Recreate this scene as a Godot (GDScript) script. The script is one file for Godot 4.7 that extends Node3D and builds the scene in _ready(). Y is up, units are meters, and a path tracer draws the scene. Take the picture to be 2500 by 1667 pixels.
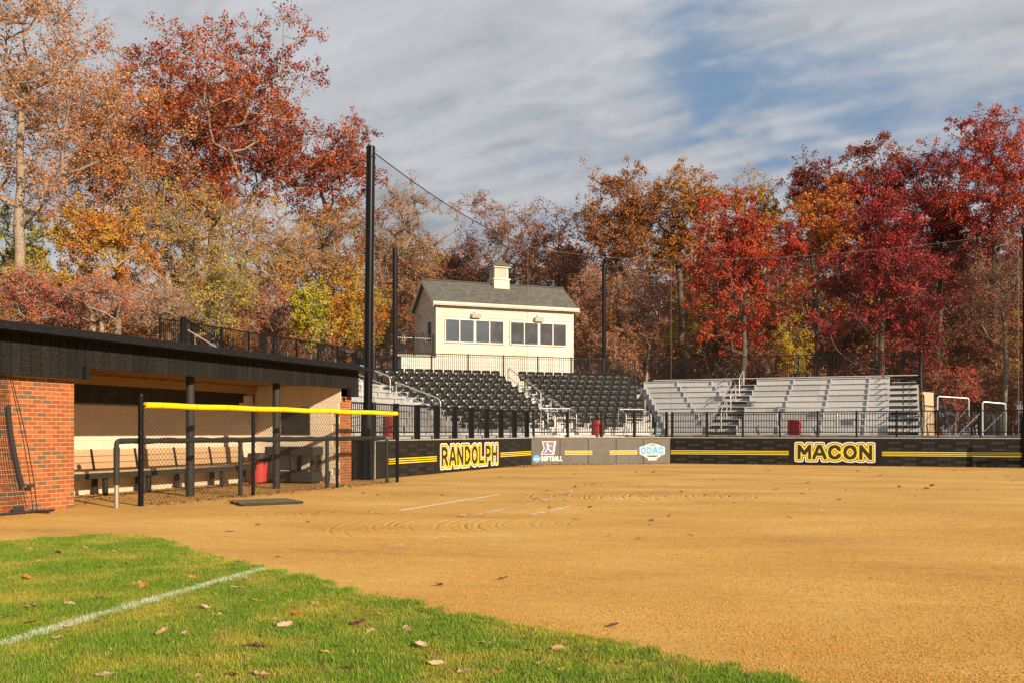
extends Node3D
# plan: x to the side, depth d away from the viewer (world z = -d); one unit is a metre
const F := 2369.0      # focal length in pixels of the 2500 px wide photograph
const EYE := 1.4
const HOR := 1053.0    # row of the horizon
const UX := Vector3(0.3616, 0, -0.9323)   # along the dugout and the left wall
const NX := Vector3(0.9323, 0, 0.3616)    # out of them, towards the field

var M := {}
var meshes := {}
var taken := {}
var rng := RandomNumberGenerator.new()

func gp(px: float, py: float, y := 0.0) -> Vector3:
	var d := F * EYE / (py - HOR)
	return Vector3((px - 1250.0) / F * d, y, -d)

func at(px: float, py: float, d: float) -> Vector3:
	return Vector3((px - 1250.0) / F * d, EYE + (HOR - py) / F * d, -d)

# ---------------------------------------------------------------- naming
func numbered(called: String) -> String:
	var k: int = taken.get(called, 0)
	taken[called] = k + 1
	return called if k == 0 else "%s_%03d" % [called, k]

func tag(o: Node3D, label: String, category: String, group := "") -> Node3D:
	o.set_meta("label", label)
	o.set_meta("category", category)
	if group:
		o.set_meta("group", group)
	return o

func thing(called: String, label: String, category: String, pos := Vector3.ZERO, turn := 0.0, group := "") -> Node3D:
	var o := Node3D.new()
	o.name = numbered(called)
	add_child(o)
	o.position = pos
	o.rotation.y = turn
	return tag(o, label, category, group)

func copy_of(src: Node3D, called: String, label: String, pos: Vector3, turn := 0.0, grow := 1.0) -> Node3D:
	var c: Node3D = src.duplicate()
	c.name = numbered(called)
	add_child(c)
	c.position = pos
	c.rotation.y = turn
	c.scale = Vector3.ONE * grow
	c.set_meta("label", label)
	return c

func part(called: String, mesh: Mesh, mat: Material, parent: Node3D, pos := Vector3.ZERO, rot := Vector3.ZERO) -> MeshInstance3D:
	var o := MeshInstance3D.new()
	o.name = called
	o.mesh = mesh
	o.material_override = mat
	o.position = pos
	o.rotation = rot
	parent.add_child(o, true)
	return o

func top(called: String, mesh: Mesh, mat: Material, kind := "") -> MeshInstance3D:
	var o := part(numbered(called), mesh, mat, self)
	if kind:
		o.set_meta("kind", kind)
	return o

# ---------------------------------------------------------------- shapes
class Shape:
	var v := PackedVector3Array()
	var n := PackedVector3Array()
	var c := PackedColorArray()
	var uv := PackedVector2Array()
	var i := PackedInt32Array()
	var col := Color.WHITE
	var colored := false
	func tri(a: Vector3, b: Vector3, d: Vector3) -> void:
		var k := v.size()
		var m := (d - a).cross(b - a).normalized()
		v.append(a); v.append(b); v.append(d)
		n.append(m); n.append(m); n.append(m)
		i.append(k); i.append(k + 1); i.append(k + 2)
		if colored:
			c.append(col); c.append(col); c.append(col)
	func quad(a: Vector3, b: Vector3, d: Vector3, e: Vector3) -> void:   # clockwise seen from its front
		var k := v.size()
		var m := (d - a).cross(b - a).normalized()
		v.append(a); v.append(b); v.append(d); v.append(e)
		n.append(m); n.append(m); n.append(m); n.append(m)
		i.append(k); i.append(k + 1); i.append(k + 2)
		i.append(k); i.append(k + 2); i.append(k + 3)
		if colored:
			c.append(col); c.append(col); c.append(col); c.append(col)
	func quad_uv(a: Vector3, b: Vector3, d: Vector3, e: Vector3) -> void:
		quad(a, b, d, e)
		uv.append(Vector2(0, 1)); uv.append(Vector2(0, 0)); uv.append(Vector2(1, 0)); uv.append(Vector2(1, 1))
	func ring_tube(pts: PackedVector3Array, rad: PackedFloat32Array, sides: int, caps := true) -> void:
		var k0 := v.size()
		var side := Vector3.ZERO
		for p in pts.size():
			var t: Vector3
			if p == 0:
				t = pts[1] - pts[0]
			elif p == pts.size() - 1:
				t = pts[p] - pts[p - 1]
			else:
				t = (pts[p + 1] - pts[p]).normalized() + (pts[p] - pts[p - 1]).normalized()
			t = t.normalized()
			if side == Vector3.ZERO:
				side = t.cross(Vector3.UP if absf(t.y) < 0.9 else Vector3.RIGHT).normalized()
			else:
				side = (side - t * side.dot(t)).normalized()
			var up := t.cross(side)
			for s in sides:
				var a := TAU * s / sides
				var m := side * cos(a) + up * sin(a)
				v.append(pts[p] + m * rad[p])
				n.append(m)
				if colored:
					c.append(col)
		for p in pts.size() - 1:
			for s in sides:
				var a := k0 + p * sides + s
				var b := k0 + p * sides + (s + 1) % sides
				i.append(a); i.append(a + sides); i.append(b + sides)
				i.append(a); i.append(b + sides); i.append(b)
		if caps:
			for e in [0, pts.size() - 1]:
				var t: Vector3 = (pts[0] - pts[1]) if e == 0 else (pts[e] - pts[e - 1])
				t = t.normalized()
				var kc := v.size()
				v.append(pts[e]); n.append(t)
				if colored:
					c.append(col)
				for s in sides:
					v.append(v[k0 + e * sides + s]); n.append(t)
					if colored:
						c.append(col)
				for s in sides:
					var a := kc + 1 + s
					var b := kc + 1 + (s + 1) % sides
					if e == 0:
						i.append(kc); i.append(a); i.append(b)
					else:
						i.append(kc); i.append(b); i.append(a)
	func rod(a: Vector3, b: Vector3, ra: float, rb: float, sides: int) -> void:
		ring_tube(PackedVector3Array([a, b]), PackedFloat32Array([ra, rb]), sides, false)
	func box(ctr: Vector3, size: Vector3, bs := Basis.IDENTITY) -> void:
		var h := size / 2
		var q := []
		for z in [-1, 1]:
			for y in [-1, 1]:
				for x in [-1, 1]:
					q.append(ctr + bs * Vector3(x * h.x, y * h.y, z * h.z))
		quad(q[4], q[6], q[7], q[5])
		quad(q[1], q[3], q[2], q[0])
		quad(q[0], q[2], q[6], q[4])
		quad(q[5], q[7], q[3], q[1])
		quad(q[6], q[2], q[3], q[7])
		quad(q[0], q[4], q[5], q[1])
	func mesh() -> ArrayMesh:
		var m := ArrayMesh.new()
		var a := []
		a.resize(Mesh.ARRAY_MAX)
		a[Mesh.ARRAY_VERTEX] = v
		a[Mesh.ARRAY_NORMAL] = n
		if colored:
			a[Mesh.ARRAY_COLOR] = c
		if uv.size() == v.size():
			a[Mesh.ARRAY_TEX_UV] = uv
		a[Mesh.ARRAY_INDEX] = i
		m.add_surface_from_arrays(Mesh.PRIMITIVE_TRIANGLES, a)
		return m

func cbox(size: Vector3, bevel := 0.004) -> Mesh:      # a box with chamfered edges, kept for reuse
	var key := "%.3f %.3f %.3f %.4f" % [size.x, size.y, size.z, bevel]
	if meshes.has(key):
		return meshes[key]
	var s := Shape.new()
	var h := size / 2
	var b := minf(bevel, minf(h.x, minf(h.y, h.z)) * 0.6)
	var f := {}                                       # corner point on the face of each axis
	for x in [-1, 1]:
		for y in [-1, 1]:
			for z in [-1, 1]:
				f[[0, x, y, z]] = Vector3(x * h.x, y * (h.y - b), z * (h.z - b))
				f[[1, x, y, z]] = Vector3(x * (h.x - b), y * h.y, z * (h.z - b))
				f[[2, x, y, z]] = Vector3(x * (h.x - b), y * (h.y - b), z * h.z)
	var face := func(p: Array) -> void:
		var mid: Vector3 = (p[0] + p[1] + p[2]) / 3.0
		if (p[2] - p[0]).cross(p[1] - p[0]).dot(mid) < 0:
			p.reverse()
		if p.size() == 4:
			s.quad(p[0], p[1], p[2], p[3])
		else:
			s.tri(p[0], p[1], p[2])
	for u in [-1, 1]:
		face.call([f[[0, u, -1, -1]], f[[0, u, 1, -1]], f[[0, u, 1, 1]], f[[0, u, -1, 1]]])
		face.call([f[[1, -1, u, -1]], f[[1, 1, u, -1]], f[[1, 1, u, 1]], f[[1, -1, u, 1]]])
		face.call([f[[2, -1, -1, u]], f[[2, 1, -1, u]], f[[2, 1, 1, u]], f[[2, -1, 1, u]]])
		for w in [-1, 1]:
			face.call([f[[0, u, w, -1]], f[[0, u, w, 1]], f[[1, u, w, 1]], f[[1, u, w, -1]]])
			face.call([f[[0, u, -1, w]], f[[0, u, 1, w]], f[[2, u, 1, w]], f[[2, u, -1, w]]])
			face.call([f[[1, -1, u, w]], f[[1, 1, u, w]], f[[2, 1, u, w]], f[[2, -1, u, w]]])
			for t in [-1, 1]:
				face.call([f[[0, u, w, t]], f[[1, u, w, t]], f[[2, u, w, t]]])
	meshes[key] = s.mesh()
	return meshes[key]

func board(called: String, size: Vector3, ctr: Vector3, mat: Material, parent: Node3D, rot := Vector3.ZERO, bevel := 0.004) -> MeshInstance3D:
	return part(called, cbox(size, bevel), mat, parent, ctr, rot)

func pipe(called: String, pts: Array, r: float, mat: Material, parent: Node3D, sides := 8) -> MeshInstance3D:
	var s := Shape.new()
	var rad := PackedFloat32Array()
	for p in pts:
		rad.append(r)
	s.ring_tube(PackedVector3Array(pts), rad, sides)
	return part(called, s.mesh(), mat, parent)

func arc(pts: Array, r: float, steps := 5) -> Array:    # a polyline with its corners rounded
	var out := [pts[0]]
	for k in range(1, pts.size() - 1):
		var p: Vector3 = pts[k]
		var a: Vector3 = pts[k - 1]
		var b: Vector3 = pts[k + 1]
		var ra := minf(r, (a - p).length() * 0.48)
		var rb := minf(r, (b - p).length() * 0.48)
		var pa := p + (a - p).normalized() * ra
		var pb := p + (b - p).normalized() * rb
		for t in steps + 1:
			var w := float(t) / steps
			out.append(pa.lerp(p, w).lerp(p.lerp(pb, w), w))
	out.append(pts[-1])
	return out

func lathe(profile: Array, sides := 20, ribs := 0, rib := 0.0) -> Mesh:    # [radius, height] pairs, turned round y
	var s := Shape.new()
	var count := maxi(sides, ribs * 4)
	for k in profile.size():
		for a in count:
			var t := TAU * a / count
			var r: float = profile[k][0]
			if ribs and r > 0.05:
				r -= rib * (0.5 + 0.5 * signf(cos(t * ribs)))
			s.v.append(Vector3(cos(t) * r, profile[k][1], sin(t) * r))
			var d0: Array = profile[maxi(k - 1, 0)]
			var d1: Array = profile[mini(k + 1, profile.size() - 1)]
			var nr: float = d1[1] - d0[1]
			var ny: float = d0[0] - d1[0]
			s.n.append(Vector3(cos(t) * nr, ny, sin(t) * nr).normalized())
	for k in profile.size() - 1:
		for a in count:
			var p := k * count + a
			var q := k * count + (a + 1) % count
			s.i.append_array([p, q, q + count, p, q + count, p + count])
	return s.mesh()

# ---------------------------------------------------------------- materials
func mat(called: String, color: Color, rough := 0.8, metal := 0.0) -> StandardMaterial3D:   # colour as linear base colour
	var m := StandardMaterial3D.new()
	m.resource_name = called
	m.albedo_color = color.linear_to_srgb()
	m.roughness = rough
	m.metallic = metal
	M[called] = m
	return m

func speck(freq: float, seed_: int, dark: Color, light: Color, size := 256, kind := FastNoiseLite.TYPE_SIMPLEX_SMOOTH, octaves := 4, lo := 0.25, hi := 0.75) -> NoiseTexture2D:
	var n := FastNoiseLite.new()
	n.noise_type = kind
	n.frequency = freq
	n.seed = seed_
	n.fractal_octaves = octaves
	var t := NoiseTexture2D.new()
	t.width = size
	t.height = size
	t.seamless = true
	t.noise = n
	var g := Gradient.new()
	g.offsets = PackedFloat32Array([lo, hi])
	g.colors = PackedColorArray([dark.linear_to_srgb(), light.linear_to_srgb()])
	t.color_ramp = g
	return t

func relief(freq: float, seed_: int, strength: float, size := 256, octaves := 4) -> NoiseTexture2D:
	var n := FastNoiseLite.new()
	n.frequency = freq
	n.seed = seed_
	n.fractal_octaves = octaves
	var t := NoiseTexture2D.new()
	t.width = size
	t.height = size
	t.seamless = true
	t.as_normal_map = true
	t.bump_strength = strength
	t.noise = n
	return t

func triplanar(m: StandardMaterial3D, scale_: Vector3, world := true) -> StandardMaterial3D:
	m.uv1_triplanar = true
	m.uv1_world_triplanar = world
	m.uv1_scale = scale_
	return m

func grained(called: String, dark: Color, light: Color, freq: float, scale_: Vector3, rough := 0.8, world := true, bump := 0.0) -> StandardMaterial3D:
	var m := mat(called, Color.WHITE, rough)
	m.albedo_texture = speck(freq, called.hash() % 1000, dark, light)
	if bump > 0.0:
		m.normal_enabled = true
		m.normal_texture = relief(freq * 1.5, called.hash() % 777, bump)
	return triplanar(m, scale_, world)

func make_materials() -> void:
	for k in 4:
		grained("brick%d" % k, [Color(0.28, 0.07, 0.018), Color(0.33, 0.088, 0.022), Color(0.24, 0.064, 0.02), Color(0.13, 0.075, 0.036)][k], [Color(0.4, 0.11, 0.026), Color(0.47, 0.15, 0.04), Color(0.35, 0.098, 0.028), Color(0.2, 0.12, 0.06)][k], 0.05, Vector3(3, 3, 3), 0.9, true, 3.0)
	grained("mortar", Color(0.4, 0.28, 0.17), Color(0.52, 0.38, 0.25), 0.05, Vector3(2, 2, 2), 0.95)
	for k in 4:
		var w := 1.0 + 0.12 * (k - 1.5)
		grained("black_wood%d" % k, Color(0.007, 0.007, 0.0075) * w, Color(0.032, 0.03, 0.028) * w, 0.06, Vector3(2.5, 1.2, 2.5), 0.75, true, 4.0).metallic_specular = 0.25
	grained("black_beam", Color(0.006, 0.0065, 0.008), Color(0.02, 0.021, 0.024), 0.04, Vector3(0.6, 4, 0.6), 0.5, true, 2.0).metallic_specular = 0.3
	for k in 3:
		var w := 0.96 + 0.04 * k
		grained("block_paint%d" % k, Color(0.7, 0.59, 0.45) * w, Color(0.77, 0.66, 0.52) * w, 0.03, Vector3(1.5, 1.5, 1.5), 0.75, true, 2.5)
	for k in 3:
		grained("bench_wood%d" % k, Color(0.42, 0.27, 0.15) * (0.92 + 0.08 * k), Color(0.54, 0.37, 0.22) * (0.92 + 0.08 * k), 0.05, Vector3(0.7, 4, 0.7), 0.7)
	grained("rafter", Color(0.33, 0.2, 0.09), Color(0.45, 0.29, 0.14), 0.05, Vector3(1.5, 3, 1.5), 0.8)
	grained("black_panel", Color(0.012, 0.011, 0.01), Color(0.03, 0.027, 0.023), 0.02, Vector3(1, 1, 1), 0.6)
	grained("gunk_black", Color(0.01, 0.01, 0.009), Color(0.055, 0.05, 0.038), 0.05, Vector3(2, 2, 2), 0.8, true, 3.0)
	mat("black_steel", Color(0.006, 0.0065, 0.008), 0.3).metallic_specular = 0.3
	mat("black_rail", Color(0.008, 0.0085, 0.0095), 0.5).metallic_specular = 0.3
	grained("worn_pad", Color(0.007, 0.008, 0.008), Color(0.038, 0.04, 0.036), 0.06, Vector3(4, 4, 4), 0.65, true, 4.0)
	mat("bare_steel", Color(0.35, 0.33, 0.28), 0.45, 0.6)
	grained("aluminium", Color(0.45, 0.46, 0.475), Color(0.56, 0.57, 0.585), 0.03, Vector3(0.5, 3, 0.5), 0.42)
	grained("aluminium_b", Color(0.37, 0.38, 0.395), Color(0.48, 0.49, 0.505), 0.03, Vector3(0.5, 3, 0.5), 0.5)
	mat("silver_tube", Color(0.62, 0.62, 0.6), 0.35, 0.5)
	mat("step_black", Color(0.015, 0.014, 0.013), 0.7)
	mat("seat_plastic", Color(0.019, 0.0195, 0.019), 0.3).metallic_specular = 0.5
	mat("yellow_tube", Color(0.85, 0.6, 0.0), 0.45)
	mat("tie_dark", Color(0.3, 0.2, 0.0), 0.6)
	mat("link_wire", Color(0.025, 0.026, 0.025), 0.6)
	mat("net_cord", Color(0.02, 0.02, 0.022), 0.8)
	mat("rope", Color(0.16, 0.15, 0.14), 0.8)
	grained("pad_black", Color(0.011, 0.01, 0.0092), Color(0.019, 0.0175, 0.016), 0.01, Vector3(0.6, 0.6, 0.6), 0.55).metallic_specular = 0.3
	grained("pad_grey", Color(0.082, 0.076, 0.067), Color(0.105, 0.097, 0.086), 0.01, Vector3(0.6, 0.6, 0.6), 0.6)
	mat("print_yellow", Color(0.75, 0.58, 0.02), 0.55)
	mat("print_faint", Color(0.052, 0.052, 0.048), 0.5)
	mat("print_white", Color(0.75, 0.73, 0.7), 0.6)
	mat("print_purple", Color(0.15, 0.14, 0.27), 0.6)
	mat("print_blue", Color(0.09, 0.36, 0.66), 0.6)
	mat("print_sky", Color(0.05, 0.4, 0.72), 0.6)
	mat("print_red", Color(0.6, 0.12, 0.1), 0.6)
	mat("print_dark", Color(0.02, 0.02, 0.02), 0.6)
	grained("concrete", Color(0.33, 0.29, 0.23), Color(0.47, 0.42, 0.34), 0.03, Vector3(1, 1, 1), 0.9, true, 2.0)
	for k in 2:
		grained("siding%d" % k, Color(0.69, 0.61, 0.5) * (1.0 - 0.04 * k), Color(0.76, 0.69, 0.58) * (1.0 - 0.04 * k), 0.02, Vector3(0.6, 2, 0.6), 0.6)
	mat("trim_cream", Color(0.76, 0.68, 0.55), 0.55)
	mat("white_paint", Color(0.75, 0.72, 0.66), 0.6)
	mat("window_frame", Color(0.74, 0.72, 0.68), 0.4)
	var glass := mat("window_glass", Color(0.26, 0.28, 0.3), 0.03, 0.75)
	for k in 4:
		grained("shingle%d" % k, Color(0.085, 0.088, 0.075) * (0.85 + 0.1 * k), Color(0.15, 0.15, 0.13) * (0.85 + 0.1 * k), 0.08, Vector3(3, 3, 3), 0.95)
	mat("lamp_grey", Color(0.45, 0.43, 0.36), 0.5)
	mat("barrel_red", Color(0.5, 0.025, 0.03), 0.45)
	mat("bin_red", Color(0.55, 0.05, 0.045), 0.5)
	var bag := mat("bin_bag", Color(0.02, 0.022, 0.024), 0.25)
	bag.normal_enabled = true
	bag.normal_texture = relief(0.04, 5, 12.0)
	triplanar(bag, Vector3(3, 3, 3))
	mat("stake_orange", Color(0.8, 0.12, 0.03), 0.6)
	grained("tan_board", Color(0.5, 0.36, 0.22), Color(0.6, 0.45, 0.29), 0.03, Vector3(1, 3, 1), 0.7)
	mat("net_fabric", Color(0.02, 0.021, 0.024), 0.7)
	grained("old_wood", Color(0.03, 0.028, 0.022), Color(0.22, 0.16, 0.08), 0.06, Vector3(1, 5, 3), 0.9, true, 4.0)
	mat("chalk", Color(0.8, 0.7, 0.58), 0.95)
	grained("bare_groove", Color(0.12, 0.1, 0.08), Color(0.24, 0.2, 0.15), 0.05, Vector3(2, 2, 2), 0.9)
	grained("litter", Color(0.03, 0.018, 0.01), Color(0.13, 0.075, 0.04), 0.06, Vector3(0.5, 0.5, 0.5), 0.95, true, 6.0)
	grained("gravel", Color(0.16, 0.12, 0.085), Color(0.3, 0.24, 0.18), 0.08, Vector3(0.8, 0.8, 0.8), 0.95, true, 6.0)
	for k in 3:
		grained("bark%d" % k, [Color(0.06, 0.05, 0.04), Color(0.13, 0.1, 0.075), Color(0.2, 0.15, 0.11)][k], [Color(0.17, 0.14, 0.11), Color(0.3, 0.24, 0.18), Color(0.42, 0.33, 0.25)][k], 0.05, Vector3(1.2, 0.5, 1.2), 0.95)
	var leaf := mat("leaf", Color.WHITE, 0.65)
	leaf.vertex_color_use_as_albedo = true
	leaf.cull_mode = BaseMaterial3D.CULL_DISABLED
	leaf.backlight_enabled = true
	leaf.backlight = Color(0.5, 0.5, 0.5)
	var blade := mat("blade", Color.WHITE, 0.6)
	blade.vertex_color_use_as_albedo = true
	blade.cull_mode = BaseMaterial3D.CULL_DISABLED
	blade.backlight_enabled = true
	blade.backlight = Color(0.55, 0.55, 0.55)
	grained("soil", Color(0.07, 0.075, 0.015), Color(0.16, 0.15, 0.04), 0.05, Vector3(0.8, 0.8, 0.8), 0.95)

# ---------------------------------------------------------------- light and air
func make_world() -> void:
	var cam := Camera3D.new()
	cam.name = "camera"
	cam.position = Vector3(0, EYE, 0)
	cam.near = 0.1
	cam.far = 900.0
	cam.projection = Camera3D.PROJECTION_FRUSTUM
	cam.size = 0.1 * 1667.0 / F
	cam.frustum_offset = Vector2(0, 0.1 * (HOR - 833.5) / F)
	add_child(cam)
	cam.current = true
	var sun := DirectionalLight3D.new()
	sun.name = "sun"
	sun.light_energy = 1.6
	sun.light_color = Color(1.0, 0.905, 0.77)
	sun.light_angular_distance = 0.5
	sun.shadow_enabled = true
	add_child(sun)
	var el := deg_to_rad(20.5)
	var az := deg_to_rad(40.0)          # to the side of straight behind the viewer
	sun.look_at_from_position(Vector3.ZERO, -Vector3(sin(az) * cos(el), sin(el), cos(az) * cos(el)))
	var e := Environment.new()
	e.background_mode = Environment.BG_SKY
	var sky := Sky.new()
	var pm := PanoramaSkyMaterial.new()
	pm.panorama = ImageTexture.create_from_image(sky_image())
	sky.sky_material = pm
	e.sky = sky
	e.tonemap_mode = Environment.TONE_MAPPER_LINEAR
	e.tonemap_exposure = 1.42
	e.sdfgi_enabled = true
	e.ssao_enabled = true
	e.ssil_enabled = true
	var we := WorldEnvironment.new()
	we.name = "environment"
	we.environment = e
	add_child(we)

func sky_image() -> Image:      # high thin cloud on a flat layer, with a blue rift
	var w := 2048
	var h := 1024
	var im := Image.create_empty(w, h, false, Image.FORMAT_RGBF)
	var big := FastNoiseLite.new()
	big.seed = 11
	big.frequency = 0.35
	big.fractal_octaves = 3
	var fine := FastNoiseLite.new()
	fine.seed = 5
	fine.frequency = 1.6
	fine.fractal_octaves = 5
	fine.fractal_gain = 0.55
	var wisp := FastNoiseLite.new()
	wisp.seed = 23
	wisp.frequency = 4.2
	wisp.fractal_octaves = 4
	wisp.fractal_gain = 0.6
	var low := Color(0.3, 0.33, 0.37)
	im.fill(low)
	for y in range(0, h / 2 + 2):
		var elev := (0.5 - (y + 0.5) / h) * PI
		var ce := cos(elev)
		var sy := maxf(sin(elev), 0.0)
		var flat := 1.0 / (sy + 0.12)
		var blue := Color(0.115, 0.19, 0.31).lerp(Color(0.15, 0.24, 0.36), pow(1.0 - sy, 2.0))
		for x in w:
			var lon := (float(x) + 0.5) / w * TAU          # 0 straight ahead, growing to the side
			var dx := sin(lon) * ce
			var dz := cos(lon) * ce                      # forward positive
			var p := dx * flat
			var q := dz * flat
			# drawn-out filaments run across the view, slightly up to the side
			var a := p * 0.83 - q * 0.56
			var b := p * 0.56 + q * 0.83
			var f := fine.get_noise_2d(a * 1.0, b * 2.2)
			var ww := wisp.get_noise_2d(a * 0.8 + f * 0.4, b * 1.5)
			var g := big.get_noise_2d(a * 0.8 + 3.7, b * 1.6 + f * 0.5)
			# the rift: a band across the layer
			var pc := minf(p + 0.05, 1.1)
			var u := (q - (1.3 + 1.85 * pc - pc * pc)) / (0.17 + 0.05 * pc) + f * 1.5 + g * 1.1
			var rift := exp(-u * u) * smoothstep(0.02, 0.3, p + f * 0.3) if q > 0.0 else 0.0
			var cover := clampf(0.93 + g * 0.42 + f * 0.36 + ww * 0.3 - rift * 0.58, 0.14, 1.0)
			cover = cover * cover * (3.0 - 2.0 * cover)
			var bright := 1.0 + f * 0.16 + g * 0.06 + ww * 0.14
			var cloud := Color(0.362, 0.373, 0.392) * bright
			im.set_pixel(x, y, blue.lerp(cloud, cover))
	return im

# ---------------------------------------------------------------- ground
var lawn_edge := PackedVector2Array()     # plan points (x, d)

func make_ground() -> void:
	var s := Shape.new()
	s.quad(Vector3(-400, -0.03, 200), Vector3(-400, -0.03, -500), Vector3(400, -0.03, -500), Vector3(400, -0.03, 200))
	var g := top("ground", s.mesh(), M.litter, "structure")
	g.set_meta("label", "brown leaf covered ground under the trees")
	# the infield, a sheet with rake marks as relief
	var x0 := -16.0
	var x1 := 28.0
	var d0 := 2.0
	var d1 := 46.0
	s = Shape.new()
	s.quad_uv(Vector3(x0, 0, -d0), Vector3(x0, 0, -d1), Vector3(x1, 0, -d1), Vector3(x1, 0, -d0))
	var m := mat("dirt", Color.WHITE, 0.95)
	var size := 2048
	var n := FastNoiseLite.new()
	n.seed = 3
	n.frequency = 0.45
	n.fractal_octaves = 4
	n.fractal_gain = 0.6
	var hm := n.get_image(size, size, false, false, true)
	hm.convert(Image.FORMAT_RF)
	var data := hm.get_data().to_float32_array()
	for k in data.size():
		data[k] *= 0.5
	var roll := FastNoiseLite.new()
	roll.seed = 9
	roll.frequency = 0.02
	# groomed rings: each pass leaves tine grooves along an arc
	var rg := RandomNumberGenerator.new()
	rg.seed = 21
	var passes := [[6.5, 20.5, 1.3, 6.4, 1.4, 4.5, 1.0], [1.8, 14.6, 0.8, 4.6, 1.5, 4.7, 0.8], [-1.6, 17.0, 0.8, 3.4, 1.6, 4.4, 0.6], [8.4, 23.4, 0.4, 1.7, 1.5, 4.8, 0.8], [10.6, 23.0, 0.4, 1.6, 1.5, 4.8, 0.8], [12.6, 22.6, 0.4, 1.7, 1.5, 4.8, 0.7], [14.6, 22.4, 0.4, 1.6, 1.5, 4.8, 0.7], [5.0, 25.5, 0.8, 3.4, 1.4, 4.4, 0.7]]
	var profile := [0.45, 0.35, -0.5, -1.0, -0.5, 0.35, 0.45]
	for ps in passes:
		var r: float = ps[2]
		while r < ps[3]:
			var depth: float = ps[6] * rg.randf_range(0.35, 1.0)
			var a: float = ps[4] + rg.randf_range(-0.2, 0.2)
			var a1: float = ps[5] + rg.randf_range(-0.5, 0.3)
			var da := 0.02 / r
			var wob := rg.randf_range(0, 6.0)
			while a < a1:
				var rr := r + 0.05 * sin(a * 3.0 + wob)
				var fade := clampf(0.5 + 1.3 * roll.get_noise_2d(a * r * 40.0, r * 300.0), 0.0, 1.0)
				for j in 7:
					var rj := rr + (j - 3) * 0.0215
					var px := int((ps[0] + cos(a) * rj - x0) / (x1 - x0) * size)
					var py := int((d1 - (ps[1] + sin(a) * rj)) / (d1 - d0) * size)
					if px > 1 and px < size - 2 and py > 1 and py < size - 2:
						data[py * size + px] += depth * profile[j] * 1.4 * fade
				a += da
			r += rg.randf_range(0.15, 0.24)
	# long drag streaks towards the near side
	for k in 900:
		var cx := rg.randf_range(-8.0, 20.0)
		var cd := rg.randf_range(9.0, 36.0)
		var turn := rg.randf_range(-0.12, 0.12) - 0.1
		var depth := rg.randf_range(0.1, 0.35)
		for t in range(0, rg.randi_range(60, 260)):
			var xx := cx + t * 0.02 * cos(turn)
			var dd := cd + t * 0.02 * sin(turn) + 0.0006 * t * t * 0.02
			var px := int((xx - x0) / (x1 - x0) * size)
			var py := int((d1 - dd) / (d1 - d0) * size)
			if px > 1 and px < size - 2 and py > 1 and py < size - 2:
				data[py * size + px] -= depth
	hm = Image.create_from_data(size, size, false, Image.FORMAT_RF, data.to_byte_array())
	m.heightmap_enabled = true
	m.heightmap_texture = ImageTexture.create_from_image(hm)
	m.heightmap_scale = 1.7
	# colour: damp and dry patches of clay, drawn out across the way the drag was pulled
	var tone := FastNoiseLite.new()
	tone.seed = 14
	tone.frequency = 0.01
	tone.fractal_octaves = 4
	var ramp := [Color(0.38, 0.18, 0.036), Color(0.5, 0.275, 0.058), Color(0.57, 0.335, 0.075), Color(0.66, 0.43, 0.125)]
	var cs := 1024
	var cim := Image.create_empty(cs, cs, false, Image.FORMAT_RGB8)
	for y in cs:
		for x in cs:
			var bend := y + 0.0006 * (x - 620.0) * (x - 620.0)
			var v := 0.52 + 0.55 * tone.get_noise_2d(x * 0.8, y * 1.6) + 0.2 * tone.get_noise_2d(x * 2.2 + 900.0, bend * 9.0) + 0.3 * tone.get_noise_2d(x * 24.0, y * 24.0)
			v = clampf(v, 0.0, 0.999) * 3.0
			cim.set_pixel(x, y, (ramp[int(v)] as Color).lerp(ramp[int(v) + 1], v - int(v)).linear_to_srgb())
	m.albedo_texture = ImageTexture.create_from_image(cim)
	var dirt := top("infield", s.mesh(), m, "structure")
	dirt.set_meta("label", "orange clay infield with curved rake marks")
	# lawn
	var edge := [[-14, 1290], [0, 1325], [100, 1318], [200, 1312], [300, 1311], [385, 1325], [450, 1350], [595, 1388], [690, 1405], [800, 1440], [957, 1475], [1275, 1542], [1595, 1607], [1915, 1667]]
	for e in edge.slice(1):
		var p := gp(e[0], e[1])
		lawn_edge.append(Vector2(p.x, -p.z))
	lawn_edge.insert(0, Vector2(-11, 11.2))
	lawn_edge.append(Vector2(2.6, 4.4))
	lawn_edge.append(Vector2(4.0, 3.0))
	lawn_edge.append(Vector2(-11, 3.0))
	var wav := PackedVector2Array()
	rg.seed = 4
	for k in lawn_edge.size():
		var a := lawn_edge[k]
		var b := lawn_edge[(k + 1) % lawn_edge.size()]
		var steps := int((b - a).length() / 0.12) + 1
		for t in steps:
			wav.append(a.lerp(b, float(t) / steps) + Vector2(rg.randf_range(-0.03, 0.03), rg.randf_range(-0.03, 0.03)))
	lawn_edge = wav
	var tri := Geometry2D.triangulate_polygon(lawn_edge)
	s = Shape.new()
	for k in range(0, tri.size(), 3):
		var p := []
		for j in 3:
			p.append(Vector3(lawn_edge[tri[k + j]].x, 0.006, -lawn_edge[tri[k + j]].y))
		if (p[2] - p[0]).cross(p[1] - p[0]).y < 0:
			p.reverse()
		s.tri(p[0], p[1], p[2])
	top("lawn", s.mesh(), M.soil, "structure").set_meta("label", "earth under the mown lawn beside the infield")

func foul_x(d: float) -> float:        # the painted line crosses the lawn towards the plate
	return -3.34 + (d - 6.2) * 0.235

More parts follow.
